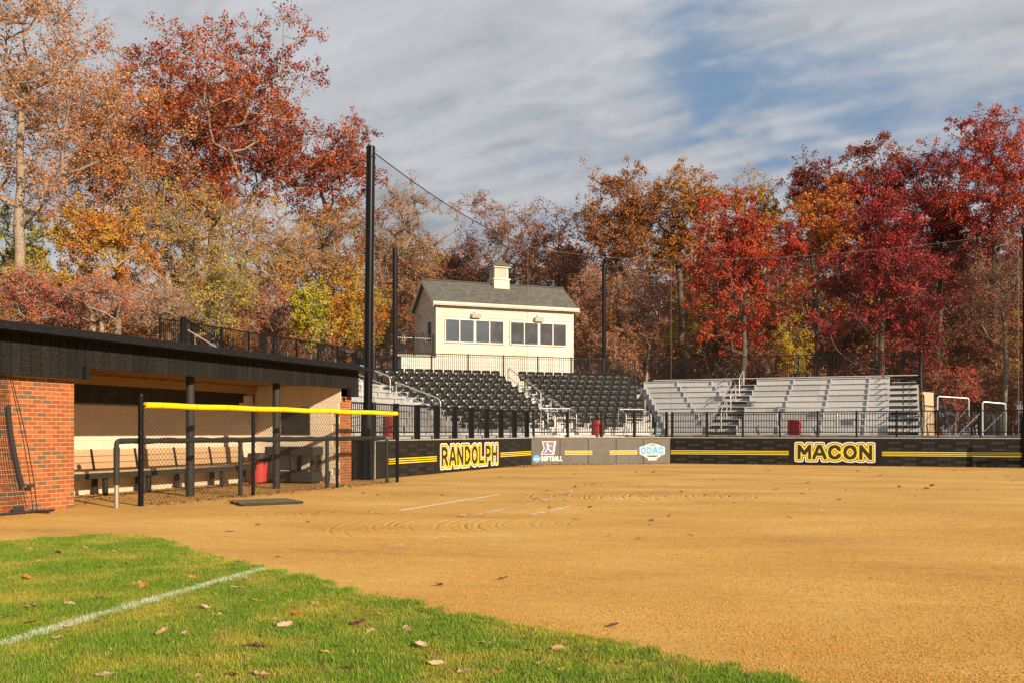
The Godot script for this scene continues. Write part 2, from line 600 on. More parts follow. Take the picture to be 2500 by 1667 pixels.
func make_grass() -> void:
	var s := Shape.new()
	s.colored = true
	rng.seed = 77
	for k in 11:
		var base := Vector3(rng.randf_range(-0.035, 0.035), 0, rng.randf_range(-0.035, 0.035))
		var a := rng.randf_range(0, TAU)
		var lean := Vector3(cos(a), 0, sin(a)) * rng.randf_range(0.008, 0.035)
		var wide := Vector3(-sin(a), 0, cos(a)) * rng.randf_range(0.0015, 0.0026)
		var hgt := rng.randf_range(0.02, 0.042)
		var mid := base + lean * 0.35 + Vector3(0, hgt * 0.6, 0)
		var tip := base + lean + Vector3(0, hgt, 0)
		var w := rng.randf_range(0.8, 1.2)
		s.col = Color(w, w, w)
		s.quad(base - wide, mid - wide * 0.8, mid + wide * 0.8, base + wide)
		s.tri(mid - wide * 0.8, tip, mid + wide * 0.8)
	var tuft := s.mesh()
	var patch := FastNoiseLite.new()
	patch.seed = 31
	patch.frequency = 0.9
	patch.fractal_octaves = 4
	var spots := []
	var white := []
	var inner := Geometry2D.offset_polygon(lawn_edge, 0.16)[0]
	rng.seed = 8
	var count := 0
	while spots.size() < 62000 and count < 400000:
		count += 1
		var d := rng.randf_range(4.6, 13.2)
		var x := rng.randf_range(-7.2, 3.2)
		if absf(x) / d > 0.62 or d < 4.8:
			continue
		if d > 8.5 and rng.randf() > 8.5 / d:
			continue
		if not Geometry2D.is_point_in_polygon(Vector2(x, d), inner):
			continue
		if not Geometry2D.is_point_in_polygon(Vector2(x, d), lawn_edge) and rng.randf() > 0.28 + patch.get_noise_2d(x * 3.0, d * 3.0):
			continue
		spots.append(Vector2(x, d))
	var cols := PackedColorArray()
	var mm := MultiMesh.new()
	mm.transform_format = MultiMesh.TRANSFORM_3D
	mm.use_colors = true
	mm.mesh = tuft
	var on := []
	for p in spots:
		var off: float = absf(p.x - foul_x(p.y))
		if off < 0.012 + rng.randf() * 0.045 and p.y < 9.9:
			if rng.randf() < 0.6:
				white.append(p)
				continue
		on.append(p)
	mm.instance_count = on.size()
	for k in on.size():
		var p: Vector2 = on[k]
		var v := patch.get_noise_2d(p.x * 1.2, p.y) * 1.5 + rng.randf_range(-0.3, 0.3)
		var c := Color(0.155, 0.275, 0.008).lerp(Color(0.4, 0.36, 0.04), clampf(v * 0.9 + 0.22, 0, 1))
		if rng.randf() < 0.07:
			c = Color(0.42, 0.31, 0.12)
		c *= rng.randf_range(0.75, 1.25)
		var sc := rng.randf_range(0.75, 1.25) * (1.0 - 0.25 * clampf(v, 0, 1))
		mm.set_instance_transform(k, Transform3D(Basis(Vector3.UP, rng.randf_range(0, TAU)).scaled(Vector3(sc, sc * rng.randf_range(0.8, 1.15), sc)), Vector3(p.x, 0.004, -p.y)))
		mm.set_instance_color(k, c)
	var gi := MultiMeshInstance3D.new()
	gi.name = "grass"
	gi.multimesh = mm
	gi.material_override = M.blade
	gi.set_meta("kind", "stuff")
	tag(gi, "bright green mown grass beside the clay infield", "grass")
	add_child(gi)
	for k in 1000:      # the line is painted thicker than the lawn grows
		var d := rng.randf_range(5.6, 9.75)
		if d > 9.2 and rng.randf() > 0.5:
			continue
		white.append(Vector2(foul_x(d) + rng.randfn(0, 0.024) + 0.015 * sin(d * 2.3), d))
	var mw := MultiMesh.new()
	mw.transform_format = MultiMesh.TRANSFORM_3D
	mw.use_colors = true
	mw.mesh = tuft
	mw.instance_count = white.size()
	for k in white.size():
		var p: Vector2 = white[k]
		var sc := rng.randf_range(0.8, 1.2)
		mw.set_instance_transform(k, Transform3D(Basis(Vector3.UP, rng.randf_range(0, TAU)).scaled(Vector3(sc, sc, sc)), Vector3(p.x, 0.005, -p.y)))
		mw.set_instance_color(k, Color(0.72, 0.76, 0.62).lerp(Color(0.16, 0.3, 0.03), rng.randf() * rng.randf() * 1.3))
	var wi := MultiMeshInstance3D.new()
	wi.name = "painted_foul_line"
	wi.multimesh = mw
	wi.material_override = M.blade
	wi.set_meta("kind", "stuff")
	tag(wi, "white foul line sprayed on the lawn grass", "foul line")
	add_child(wi)

func make_clods() -> void:
	var s := Shape.new()
	rng.seed = 40
	var p := []
	for v in [Vector3(1, 0, 0), Vector3(-1, 0, 0), Vector3(0, 1, 0), Vector3(0, -1, 0), Vector3(0, 0, 1), Vector3(0, 0, -1)]:
		p.append(v * rng.randf_range(0.6, 1.0))
	for f in [[0, 2, 4], [4, 2, 1], [1, 2, 5], [5, 2, 0], [0, 4, 3], [4, 1, 3], [1, 5, 3], [5, 0, 3]]:
		var q := [p[f[0]], p[f[1]], p[f[2]]]
		if (q[2] - q[0]).cross(q[1] - q[0]).dot(q[0] + q[1] + q[2]) < 0:
			q.reverse()
		s.tri(q[0], q[1], q[2])
	var clump := FastNoiseLite.new()
	clump.seed = 2
	clump.frequency = 0.35
	clump.fractal_octaves = 3
	var spots := []
	while spots.size() < 190000:
		var d := 4.9 + 14.0 * pow(rng.randf(), 1.9)
		var x := rng.randf_range(-0.6, 0.6) * d
		if Geometry2D.is_point_in_polygon(Vector2(x, d), lawn_edge):
			continue
		if clump.get_noise_2d(x, d * 1.6) + rng.randf_range(-0.6, 0.5) + 0.04 * x < 0.0:
			continue
		spots.append(Vector2(x, d))
	var mm := MultiMesh.new()
	mm.transform_format = MultiMesh.TRANSFORM_3D
	mm.use_colors = true
	mm.mesh = s.mesh()
	mm.instance_count = spots.size()
	for k in spots.size():
		var r := 0.0024 + 0.0068 * pow(rng.randf(), 3.0)
		var b := Basis.from_euler(Vector3(rng.randf() * TAU, rng.randf() * TAU, 0)).scaled(Vector3(r, r * 0.8, r))
		mm.set_instance_transform(k, Transform3D(b, Vector3(spots[k].x, r * 0.35, -spots[k].y)))
		mm.set_instance_color(k, Color(0.44, 0.23, 0.048).lerp(Color(0.58, 0.345, 0.08), rng.randf()) * rng.randf_range(0.75, 1.1))
	var m := mat("clod", Color.WHITE, 0.95)
	m.vertex_color_use_as_albedo = true
	var o := MultiMeshInstance3D.new()
	o.name = "dirt_crumbs"
	o.multimesh = mm
	o.material_override = m
	o.set_meta("kind", "stuff")
	tag(o, "loose crumbs of orange clay on the infield", "dirt")
	add_child(o)

func chalk_line(a: Vector3, b: Vector3, wide: float, dense: float, label: String) -> void:
	var s := Shape.new()
	var along := (b - a).normalized()
	var side := along.cross(Vector3.UP)
	var fade := FastNoiseLite.new()
	fade.seed = int(a.x * 100)
	fade.frequency = 0.5
	var len := (b - a).length()
	for k in int(len * 330 * dense):
		var t := rng.randf() * len
		if fade.get_noise_1d(t * 1.7) + 0.25 < rng.randf() - 0.5 * dense:
			continue
		var p := a + along * t + side * rng.randfn(0, wide * 0.4) + Vector3(0, 0.003 + 0.00001 * (k % 200), 0)
		var r := rng.randf_range(0.01, 0.038)
		var q := []
		var turn := rng.randf() * TAU
		for j in 5:
			var w := turn + TAU * j / 5
			q.append(p + (Vector3(cos(w), 0, sin(w))) * r * rng.randf_range(0.5, 1.2))
		for j in range(1, 4):
			s.tri(q[0], q[j], q[j + 1])
	tag(top("chalk_line", s.mesh(), M.chalk), label, "chalk line")

# ---------------------------------------------------------------- dugout
const DUG := Vector3(-8.01, 0, -17.74)
const PHI := 1.2008

func dug(x: float, n: float, y := 0.0) -> Vector3:
	return DUG + UX * x + NX * n + Vector3(0, y, 0)

func bricks(parent: Node3D, x0: float, x1: float, z: float, depth: float, h0: float, h1: float, loose: Shape, from_x: float, face := 1) -> void:
	var course := 0.0755
	var long := 0.2075
	var rows := int((h1 - h0) / course)
	for r in rows:
		var x := x1
		var first := true
		while x > x0 + 0.03:
			var l := long * (0.5 if first and r % 2 == 1 else 1.0)
			first = false
			var a := maxf(x - l, x0)
			var k := 3 if rng.randf() < 0.13 else rng.randi_range(0, 2)
			var ctr := Vector3((a + x) / 2, h0 + course * (r + 0.5), z - depth / 2 + rng.randf_range(-0.001, 0.0015))
			var size := Vector3(x - a - 0.011, course - 0.012, depth)
			if x > from_x:
				board("brick", size, ctr, M["brick%d" % k], parent, Vector3.ZERO, 0.003)
			else:
				loose.box(ctr, size)
			x = a

func make_dugout() -> void:
	rng.seed = 101
	var t := thing("dugout", "brick and black timber dugout with open front and tan ceiling", "dugout", DUG, PHI)
	var L := 9.19        # inside end
	var D := 2.75
	var loose := Shape.new()
	# brick piers with recessed mortar behind the bricks
	var pier := board("brick_pier", Vector3(4.0, 2.36, 0.3), Vector3(-2.0, 1.18, -0.155), M.mortar, t)
	pier.position = Vector3(-2.0, 1.18, -0.155)
	var hold := Node3D.new()
	hold.name = "brickwork"
	t.add_child(hold)
	bricks(hold, -3.95, 0.0, 0.0, 0.05, 0.0, 2.36, loose, -1.62)
	part("brick_course", loose.mesh(), M.brick1, t).set_meta("kind", "stuff")
	var loose2 := Shape.new()
	board("brick_pillar", Vector3(0.60, 2.36, 0.3), Vector3(L + 0.34, 1.18, -0.155), M.mortar, t)
	bricks(hold, L + 0.04, L + 0.64, 0.0, 0.05, 0.0, 2.36, loose2, -100.0)
	# the pillar's end face
	var endf := Shape.new()
	for r in 31:
		endf.box(Vector3(L + 0.64, 0.0755 * (r + 0.5), -0.166), Vector3(0.02, 0.066, 0.28))
	part("brick_end", endf.mesh(), M.brick0, t).set_meta("kind", "stuff")
	# return of the near pier into the dugout
	for r in 11:
		for k in 3:
			board("block", Vector3(0.1, 0.196, 0.796), Vector3(-0.06, 0.1 + 0.2 * r, -0.72 - 0.8 * k), M["block_paint%d" % rng.randi_range(0, 2)], t, Vector3.ZERO, 0.004)
	# back wall of painted blocks
	for r in 12:
		var off := 0.2 if r % 2 else 0.0
		for k in 24:
			var x := -0.3 + off + 0.4 * k
			if x > L - 0.1:
				continue
			if r >= 10 and x < L - 0.75:
				continue
			board("block", Vector3(minf(0.399, L - x - 0.003), 0.1975, 0.1), Vector3(x + minf(0.4, L - x) / 2, 0.1 + 0.2 * r, -D - 0.05 + rng.randf_range(-0.0008, 0.0008)), M["block_paint%d" % rng.randi_range(0, 2)], t, Vector3.ZERO, 0.0025)
	board("back_wall_core", Vector3(L + 0.6, 2.6, 0.1), Vector3(L / 2, 1.3, -D - 0.156), M.block_paint0, t)
	# dark boarded strip under the ceiling and the plate over it
	var x := -0.3
	while x < L - 0.8:
		board("dark_board", Vector3(0.53, 0.4, 0.04), Vector3(x + 0.27, 2.24, -D - 0.03), M.black_panel, t)
		x += 0.54
	board("wall_plate", Vector3(L + 0.3, 0.2, 0.12), Vector3(L / 2 - 0.1, 2.56, -D + 0.02), M.rafter, t)
	# end wall
	for r in 11:
		for k in 7:
			var z := -0.02 - 0.4 * k - (0.2 if r % 2 else 0.0)
			var zl := minf(0.4, D + z)
			if zl < 0.05:
				continue
			board("block", Vector3(0.1, 0.1965, zl - 0.0035), Vector3(L + 0.052, 0.1 + 0.2 * r, z - zl / 2), M["block_paint%d" % rng.randi_range(0, 2)], t, Vector3.ZERO, 0.004)
	for k in 9:
		board("siding_board", Vector3(0.03, 0.5, 0.302), Vector3(L + 0.02, 2.45, -0.12 - 0.31 * k), M["block_paint%d" % (k % 3)], t)
	board("end_wall_core", Vector3(0.1, 2.65, D), Vector3(L + 0.156, 1.325, -D / 2 - 0.32), M.block_paint0, t)
	# roof, ceiling and rafters
	board("roof_deck", Vector3(13.6, 0.1, D + 1.0), Vector3(3.25, 3.1, -D / 2 + 0.1), M.black_beam, t)
	board("ceiling", Vector3(L + 0.2, 0.03, D + 0.2), Vector3(L / 2, 2.83, -D / 2 + 0.035), M.rafter, t)
	for k in 16:
		board("rafter", Vector3(0.05, 0.16, D + 0.1), Vector3(0.1 + 0.6 * k, 2.735, -D / 2 + 0.05), M.rafter, t)
	# fascia of grooved boards, deeper over the piers
	var fx := -3.95
	while fx < L + 0.66:
		var w := 0.2
		var low := 2.36 if fx < -0.1 or fx > L + 0.1 else 2.56
		board("fascia_board", Vector3(w - 0.014, 3.06 - low, 0.03), Vector3(fx + w / 2, (3.06 + low) / 2, 0.2), M["black_wood%d" % rng.randi_range(0, 3)], t, Vector3.ZERO, 0.003)
		fx += w
	board("fascia_backing", Vector3(L + 4.5, 0.46, 0.04), Vector3(L / 2 - 1.7, 2.8, 0.162), M.bare_groove, t)
	board("back_blocking", Vector3(L + 0.3, 0.25, 0.06), Vector3(L / 2, 2.72, -D - 0.07), M.rafter, t)
	board("fascia_end", Vector3(0.03, 0.7, 0.55), Vector3(L + 0.67, 2.71, -0.07), M.black_wood1, t)
	board("fascia_end", Vector3(0.03, 0.5, D), Vector3(L + 0.67, 2.81, -0.36 - D / 2), M.black_wood2, t)
	board("corner_block", Vector3(0.09, 0.24, 0.12), Vector3(0.02, 2.47, 0.26), M.black_wood0, t)
	board("corner_block", Vector3(0.09, 0.24, 0.12), Vector3(L + 0.1, 2.47, 0.26), M.black_wood0, t)
	board("roof_edge_beam", Vector3(13.75, 0.19, 0.09), Vector3(2.95, 3.14, 0.235), M.black_beam, t, Vector3.ZERO, 0.012)
	# round posts
	for p in [[3.4, -0.2], [6.5, -0.15]]:
		part("post", lathe([[0.0, 0.0], [0.092, 0.0], [0.092, 2.6], [0.0, 2.6]], 18), M.worn_pad, t, Vector3(p[0], 0, p[1]))
	# dark board on the end wall
	board("notice_board", Vector3(0.02, 0.72, 0.93), Vector3(L - 0.014, 1.7, -1.385), M.black_panel, t)
	board("notice_board_edge", Vector3(0.03, 0.03, 0.97), Vector3(L - 0.018, 1.33, -1.385), M.gunk_black, t)

	# bench along the back wall
	var b := thing("bench", "long tan bench with black frame against the dugout's back wall", "bench", dug(0, 0), PHI)
	for k in 2:
		board("seat_board", Vector3(8.4, 0.035, 0.19), Vector3(4.35, 0.52, -2.42 + 0.2 * k), M["bench_wood%d" % (k + 1)], b)
	for k in 3:
		board("back_board", Vector3(8.4, 0.135, 0.03), Vector3(4.35, 0.64 + 0.142 * k, -2.62 - 0.028 * k), M["bench_wood%d" % k], b, Vector3(-0.2, 0, 0))
	board("front_rail", Vector3(8.5, 0.12, 0.05), Vector3(4.35, 0.44, -2.12), M.gunk_black, b)
	for k in 7:
		var lx := 0.35 + 1.34 * k
		board("leg", Vector3(0.1, 0.5, 0.09), Vector3(lx, 0.25, -2.2), M.gunk_black, b)
		board("leg", Vector3(0.1, 0.5, 0.09), Vector3(lx + 0.1, 0.25, -2.6), M.gunk_black, b)
		board("back_support", Vector3(0.035, 0.52, 0.04), Vector3(lx + 0.05, 0.76, -2.6), M.black_steel, b, Vector3(-0.2, 0, 0))
	# litter bin
	var can := thing("litter_bin", "red plastic litter bin with black bag in the dugout corner", "bin", dug(8.62, -2.2), PHI)
	part("body", lathe([[0.0, 0.0], [0.23, 0.0], [0.235, 0.03], [0.275, 0.66], [0.275, 0.68]], 24), M.bin_red, can)
	part("bin_bag", lathe([[0.282, 0.6], [0.3, 0.66], [0.305, 0.78], [0.285, 0.81], [0.25, 0.77], [0.2, 0.5], [0.0, 0.4]], 24), M.bin_bag, can)
	pipe("bag_tie", [Vector3(-0.05, 0.68, 0.28), Vector3(-0.1, 0.6, 0.295), Vector3(-0.14, 0.5, 0.28)], 0.012, M.bin_bag, can, 5)
	# equipment rack
	var e := thing("equipment_rack", "black timber equipment rack against the dugout's end wall", "rack", dug(0, 0), PHI)
	var rx := L - 0.3
	board("lower_box", Vector3(0.5, 0.26, 1.5), Vector3(rx, 0.18, -1.25), M.gunk_black, e, Vector3.ZERO, 0.01)
	board("upper_shelf", Vector3(0.5, 0.24, 1.55), Vector3(rx, 0.87, -1.25), M.gunk_black, e, Vector3.ZERO, 0.01)
	for z in [-0.55, -1.2, -1.9]:
		board("upright", Vector3(0.09, 0.46, 0.09), Vector3(rx - 0.18, 0.54, z), M.gunk_black, e)
		board("upright", Vector3(0.09, 0.46, 0.09), Vector3(rx + 0.18, 0.54, z), M.gunk_black, e)
	for z in [-0.6, -1.9]:
		board("foot", Vector3(0.4, 0.05, 0.1), Vector3(rx, 0.025, z), M.gunk_black, e)
	# small black handle piece leaning by the pillar
	var hb := thing("rake_handle", "short black handle leaning on the cream wall by the brick pillar", "handle", dug(L - 0.03, -0.28), PHI)
	board("handle", Vector3(0.05, 0.32, 0.07), Vector3(-0.05, 0.17, 0), M.black_rail, hb, Vector3(0, 0, -0.15), 0.02)
	board("grip", Vector3(0.03, 0.12, 0.045), Vector3(-0.1, 0.2, 0), M.bare_steel, hb, Vector3(0, 0, -0.15))

func chain_link(called: String, parent: Node3D, length: float, h0: float, h1: float) -> void:
	var s := Shape.new()
	var dw := 0.098
	var dh := 0.105
	var slope := dh / dw
	var hgt := h1 - h0
	var run := hgt / slope
	var k := 0
	while k * dw < length + run:
		var xa := k * dw
		var a := Vector2(xa, 0)                       # rising to the left
		var b := Vector2(xa - run, hgt)
		if b.x < 0:
			b = Vector2(0, xa * slope)
		if a.x > length:
			a = Vector2(length, (xa - length) * slope)
		if a.distance_to(b) > 0.01:
			s.rod(Vector3(a.x, h0 + a.y, 0.002), Vector3(b.x, h0 + b.y, 0.002), 0.0036, 0.0036, 3)
			s.rod(Vector3(length - a.x, h0 + a.y, -0.003), Vector3(length - b.x, h0 + b.y, -0.003), 0.0036, 0.0036, 3)
		k += 1
	part(called, s.mesh(), M.link_wire, parent)

func post_with_cap(called: String, parent: Node3D, x: float, z: float, r: float, h: float, m: Material) -> void:
	var p := part(called, lathe([[0.0, 0.0], [r, 0.0], [r, h - 0.07]], 16), m, parent, Vector3(x, 0, z))
	part("cap", lathe([[r * 1.08, h - 0.08], [r * 1.1, h - 0.05], [r * 0.85, h - 0.02], [0.0, h]], 16), m, p)

func dugout_fence(origin: Vector3, turn: float, length: float, label_a: String, label_b: String, zz := -0.09) -> void:
	var t := thing("chain_link_fence", label_a, "fence", origin, turn, "")
	post_with_cap("post", t, 0, 0, 0.05, 2.14, M.black_steel)
	post_with_cap("post", t, 3.3, -0.03, 0.04, 1.9, M.black_steel)
	post_with_cap("post", t, 6.55, -0.03, 0.04, 1.9, M.black_steel)
	post_with_cap("post", t, length, 0, 0.045, 2.06, M.black_steel)
	var pts := []
	for k in 25:
		pts.append(Vector3(0.1 + (length - 0.16) * k / 24.0, 1.9 + 0.006 * sin(k * 1.3), 0.01))
	pipe("yellow_cap", pts, 0.058, M.yellow_tube, t, 14)
	for k in 10:
		var tx := 0.5 + (length - 1.0) * k / 9.0
		pipe("tie", [Vector3(tx - 0.006, 1.9, 0.01), Vector3(tx + 0.006, 1.9, 0.01)], 0.0625, M.tie_dark, t, 14)
	pipe("top_rail", [Vector3(0.0, 1.88, 0), Vector3(length, 1.88, 0)], 0.022, M.black_steel, t)
	for y in [0.45, 0.9, 1.35, 1.8]:
		part("band", lathe([[0.053, 0], [0.055, 0.0], [0.055, 0.03], [0.05, 0.03]], 16), M.black_steel, t, Vector3(0, y, 0))
	chain_link("chain_mesh", t, length, 0.03, 1.88)
	var r := thing("padded_rail", label_b, "rail", origin, turn, "")
	pts = []
	for k in 31:
		pts.append(Vector3(-0.42 + (length - 0.1) * k / 30.0, 1.225 + 0.006 * sin(k * 2.1), zz))
	var s := Shape.new()
	var rad := PackedFloat32Array()
	for k in 31:
		rad.append(0.055 + 0.006 * sin(k * 3.7))
	s.ring_tube(PackedVector3Array(pts), rad, 12)
	part("rail_padding", s.mesh(), M.worn_pad, r)
	pipe("pipe_end", [Vector3(length - 0.52, 1.222, zz), Vector3(length - 0.2, 1.222, zz)], 0.038, M.bare_steel, r)
	pipe("elbow", arc([Vector3(-0.34, 1.225, zz), Vector3(-0.5, 1.225, zz), Vector3(-0.5, 1.0, zz)], 0.07), 0.046, M.worn_pad, r, 12)
	for x in [-0.5, 2.95, 6.2, length - 0.4]:
		var post := part("post", lathe([[0.0, 0.0], [0.047, 0.0], [0.047, 1.18], [0.0, 1.18]], 14), M.worn_pad, r, Vector3(x, 0, zz))
		if x < 0:
			post.mesh = lathe([[0.044, 0.0], [0.044, 0.5], [0.044, 1.12], [0.0, 1.12]], 14)
			part("pad", lathe([[0.05, 0.42], [0.056, 0.5], [0.053, 0.75], [0.057, 1.1], [0.045, 1.12]], 14), M.worn_pad, post)
			post.material_override = M.bare_steel

func make_fences() -> void:
	var a := dug(0.83, 0.78)
	var b := dug(10.26, 1.2)
	var v := b - a
	dugout_fence(a, atan2(-v.z, v.x), v.length(), "black chain link fence with yellow top before the brick dugout", "black padded pipe rail behind the yellow topped fence")
	# the matching fence before the other dugout stands beside the frame; its shadow falls on the wall
	var wdir := Vector3(0.927, 0, 0.375)
	dugout_fence(Vector3(20.42, 0, -35.44), atan2(-wdir.z, wdir.x), 9.4, "black chain link fence before the other dugout", "black padded pipe rail before the other dugout", -0.45)

func make_yard() -> void:
	# weathered timber drag lying on the clay
	rng.seed = 55
	var c := (gp(556, 1232) + gp(730, 1223) + gp(653, 1238) + gp(640, 1221)) / 4
	var t := thing("timber_drag", "weathered black timber pallet lying flat on the clay", "pallet", c, 0.55)
	for k in 7:
		board("slat", Vector3(1.0 + 0.25 * rng.randf(), 0.02, 0.1), Vector3(0, 0.047 + rng.randf_range(-0.006, 0.006), -0.42 + 0.14 * k), M.old_wood, t, Vector3(0, rng.randf_range(-0.02, 0.02), 0))
	for k in 3:
		board("bearer", Vector3(0.09, 0.034, 0.95), Vector3(-0.5 + 0.5 * k, 0.017, 0), M.gunk_black, t)
	board("front_board", Vector3(1.2, 0.045, 0.03), Vector3(0, 0.03, 0.5), M.gunk_black, t)
	# practice net by the brick pier
	var o := dug(-1.05, 0.12)
	var n := thing("practice_net", "black bow framed practice net standing before the brick pier", "practice net", o, PHI - 0.12)
	var right := []
	var left := []
	for k in 17:
		var w := k / 16.0
		var bow := sin(w * PI * 0.5)
		right.append(Vector3(0.02 - 0.42 * pow(w, 1.5), 0.03 + 2.33 * w, 0.1 - 0.1 * w))
		left.append(Vector3(-2.1 + 0.42 * pow(w, 1.5), 0.03 + 2.33 * w, 0.1 - 0.1 * w))
	pipe("pole", right, 0.009, M.net_fabric, n, 6)
	pipe("pole", left, 0.009, M.net_fabric, n, 6)
	pipe("base_bar", [Vector3(-2.2, 0.03, 0.1), Vector3(0.35, 0.03, 0.1)], 0.022, M.net_fabric, n)
	pipe("foot_bar", [Vector3(0.0, 0.03, -0.05), Vector3(0.0, 0.03, 0.45)], 0.02, M.net_fabric, n)
	var inner := func(y: float) -> float:      # the net's edge bows inwards
		var w := y / 2.36
		return -0.42 * pow(w, 1.5) - 0.16 * sin(PI * w) - 0.02
	var s := Shape.new()
	for k in 24:
		var y0 := 0.45 + 1.4 * k / 24.0
		var y1 := 0.45 + 1.4 * (k + 1) / 24.0
		var w0: float = 0.075
		s.box(Vector3(inner.call((y0 + y1) / 2) - w0 / 2, (y0 + y1) / 2, 0.02), Vector3(w0, y1 - y0 + 0.004, 0.012))
	part("edge_band", s.mesh(), M.net_fabric, n)
	s = Shape.new()
	for k in 37:
		var y := 0.08 + 2.26 * k / 36.0
		var e: float = inner.call(y)
		var l := -2.1 - e
		var p := PackedVector3Array()
		var rr := PackedFloat32Array()
		for j in 9:
			p.append(Vector3(l + (e - l) * j / 8.0, y, 0.09 * sin(PI * j / 8.0) * sin(PI * y / 2.36)))
			rr.append(0.0045)
		s.ring_tube(p, rr, 3, false)
	for k in 33:
		var f := k / 32.0
		var p := PackedVector3Array()
		var rr := PackedFloat32Array()
		for j in 9:
			var y := 0.08 + 2.26 * j / 8.0
			var e: float = inner.call(y)
			var l := -2.1 - e
			p.append(Vector3(l + (e - l) * f, y, 0.09 * sin(PI * f) * sin(PI * y / 2.36)))
			rr.append(0.0045)
		s.ring_tube(p, rr, 3, false)
	part("netting", s.mesh(), M.net_fabric, n)
	board("corner_pocket", Vector3(0.2, 0.09, 0.03), Vector3(-0.3, 0.09, 0.06), M.net_fabric, n)
	board("corner_pocket", Vector3(0.13, 0.05, 0.03), Vector3(-0.07, 0.47, 0.04), M.net_fabric, n)
	# stake
	var st := thing("marker_stake", "small orange marker stake stuck in the clay by the chalk line", "stake", gp(1341, 1256))
	part("shaft", lathe([[0.0, 0.0], [0.009, 0.0], [0.009, 0.1], [0.0, 0.105]], 8), M.stake_orange, st)
	part("head", lathe([[0.0, 0.1], [0.018, 0.1], [0.018, 0.115], [0.0, 0.12]], 8), M.stake_orange, st)
	rng.seed = 60
	chalk_line(gp(975, 1246), gp(1218, 1207), 0.05, 1.4, "bright chalk line of the batting box on the clay")
	chalk_line(gp(1100, 1203), gp(1205, 1207), 0.04, 0.2, "faint short chalk line meeting the bright one")
	chalk_line(gp(1160, 1257), gp(1400, 1205), 0.06, 0.2, "faint broken chalk line crossing the raked clay")
	chalk_line(gp(1300, 1256), gp(1390, 1236), 0.07, 0.6, "short white chalk streak by the orange stake")
	chalk_line(gp(1390, 1236), gp(1750, 1163), 0.06, 0.16, "faint chalk foul line running up to the plate")
	chalk_line(gp(970, 1332), gp(1100, 1305), 0.07, 0.25, "faint chalk foul line left on the raked clay")
	chalk_line(gp(1420, 1199), gp(1520, 1184), 0.06, 0.2, "last faint chalk traces near the grey wall")

# ---------------------------------------------------------------- wall round the backstop
var C1: Vector3
var C2: Vector3
const WDIR := Vector3(0.927, 0, 0.375)
const WH := 1.12

func seg(p: Vector2, a: Vector2, b: Vector2) -> float:
	var ab := b - a
	var t := clampf((p - a).dot(ab) / ab.length_squared(), 0, 1)
	var q := p - (a + ab * t)
	return pow(pow(absf(q.x), 5.0) + pow(absf(q.y), 5.0), 0.2)

func strokes(ch: String) -> Array:      # letters as lines in a 1 x 1 cell, y down
	var o := []
	match ch:
		"R": o = [[0.12, 0, 0.12, 1], [0.12, 0, 0.55, 0], [0.55, 0, 0.8, 0.14], [0.8, 0.14, 0.8, 0.38], [0.8, 0.38, 0.55, 0.52], [0.55, 0.52, 0.12, 0.52], [0.5, 0.52, 0.88, 1]]
		"A": o = [[0.02, 1, 0.42, 0], [0.58, 0, 0.98, 1], [0.42, 0, 0.58, 0], [0.2, 0.68, 0.8, 0.68]]
		"N": o = [[0.1, 0, 0.1, 1], [0.1, 0, 0.9, 1], [0.9, 0, 0.9, 1]]
		"D": o = [[0.12, 0, 0.12, 1], [0.12, 0, 0.5, 0], [0.5, 0, 0.88, 0.3], [0.88, 0.3, 0.88, 0.7], [0.88, 0.7, 0.5, 1], [0.5, 1, 0.12, 1]]
		"O", "C":
			for k in range(0, 12):
				var a := TAU * k / 12.0
				var b := TAU * (k + 1) / 12.0
				if ch == "C" and (k == 0 or k == 11):
					continue
				o.append([0.5 + 0.44 * cos(a), 0.5 + 0.5 * sin(a), 0.5 + 0.44 * cos(b), 0.5 + 0.5 * sin(b)])
		"L": o = [[0.15, 0, 0.15, 1], [0.15, 1, 0.85, 1]]
		"P": o = [[0.12, 0, 0.12, 1], [0.12, 0, 0.6, 0], [0.6, 0, 0.86, 0.16], [0.86, 0.16, 0.86, 0.42], [0.86, 0.42, 0.6, 0.58], [0.6, 0.58, 0.12, 0.58]]
		"H": o = [[0.1, 0, 0.1, 1], [0.9, 0, 0.9, 1], [0.1, 0.5, 0.9, 0.5]]
		"S": o = [[0.85, 0.12, 0.6, 0], [0.6, 0, 0.35, 0], [0.35, 0, 0.14, 0.14], [0.14, 0.14, 0.14, 0.34], [0.14, 0.34, 0.84, 0.62], [0.84, 0.62, 0.84, 0.86], [0.84, 0.86, 0.6, 1], [0.6, 1, 0.35, 1], [0.35, 1, 0.12, 0.88]]
		"F": o = [[0.15, 0, 0.15, 1], [0.15, 0, 0.88, 0], [0.15, 0.5, 0.75, 0.5]]
		"T": o = [[0.5, 0, 0.5, 1], [0.06, 0, 0.94, 0]]
		"B": o = [[0.14, 0, 0.14, 1], [0.14, 0, 0.6, 0], [0.6, 0, 0.8, 0.12], [0.8, 0.12, 0.8, 0.36], [0.8, 0.36, 0.6, 0.48], [0.6, 0.48, 0.14, 0.48], [0.6, 0.48, 0.88, 0.62], [0.88, 0.62, 0.88, 0.86], [0.88, 0.86, 0.6, 1], [0.6, 1, 0.14, 1]]
		"M": o = [[0.05, 1, 0.05, 0], [0.05, 0, 0.5, 0.62], [0.5, 0.62, 0.95, 0], [0.95, 0, 0.95, 1]]
	return o

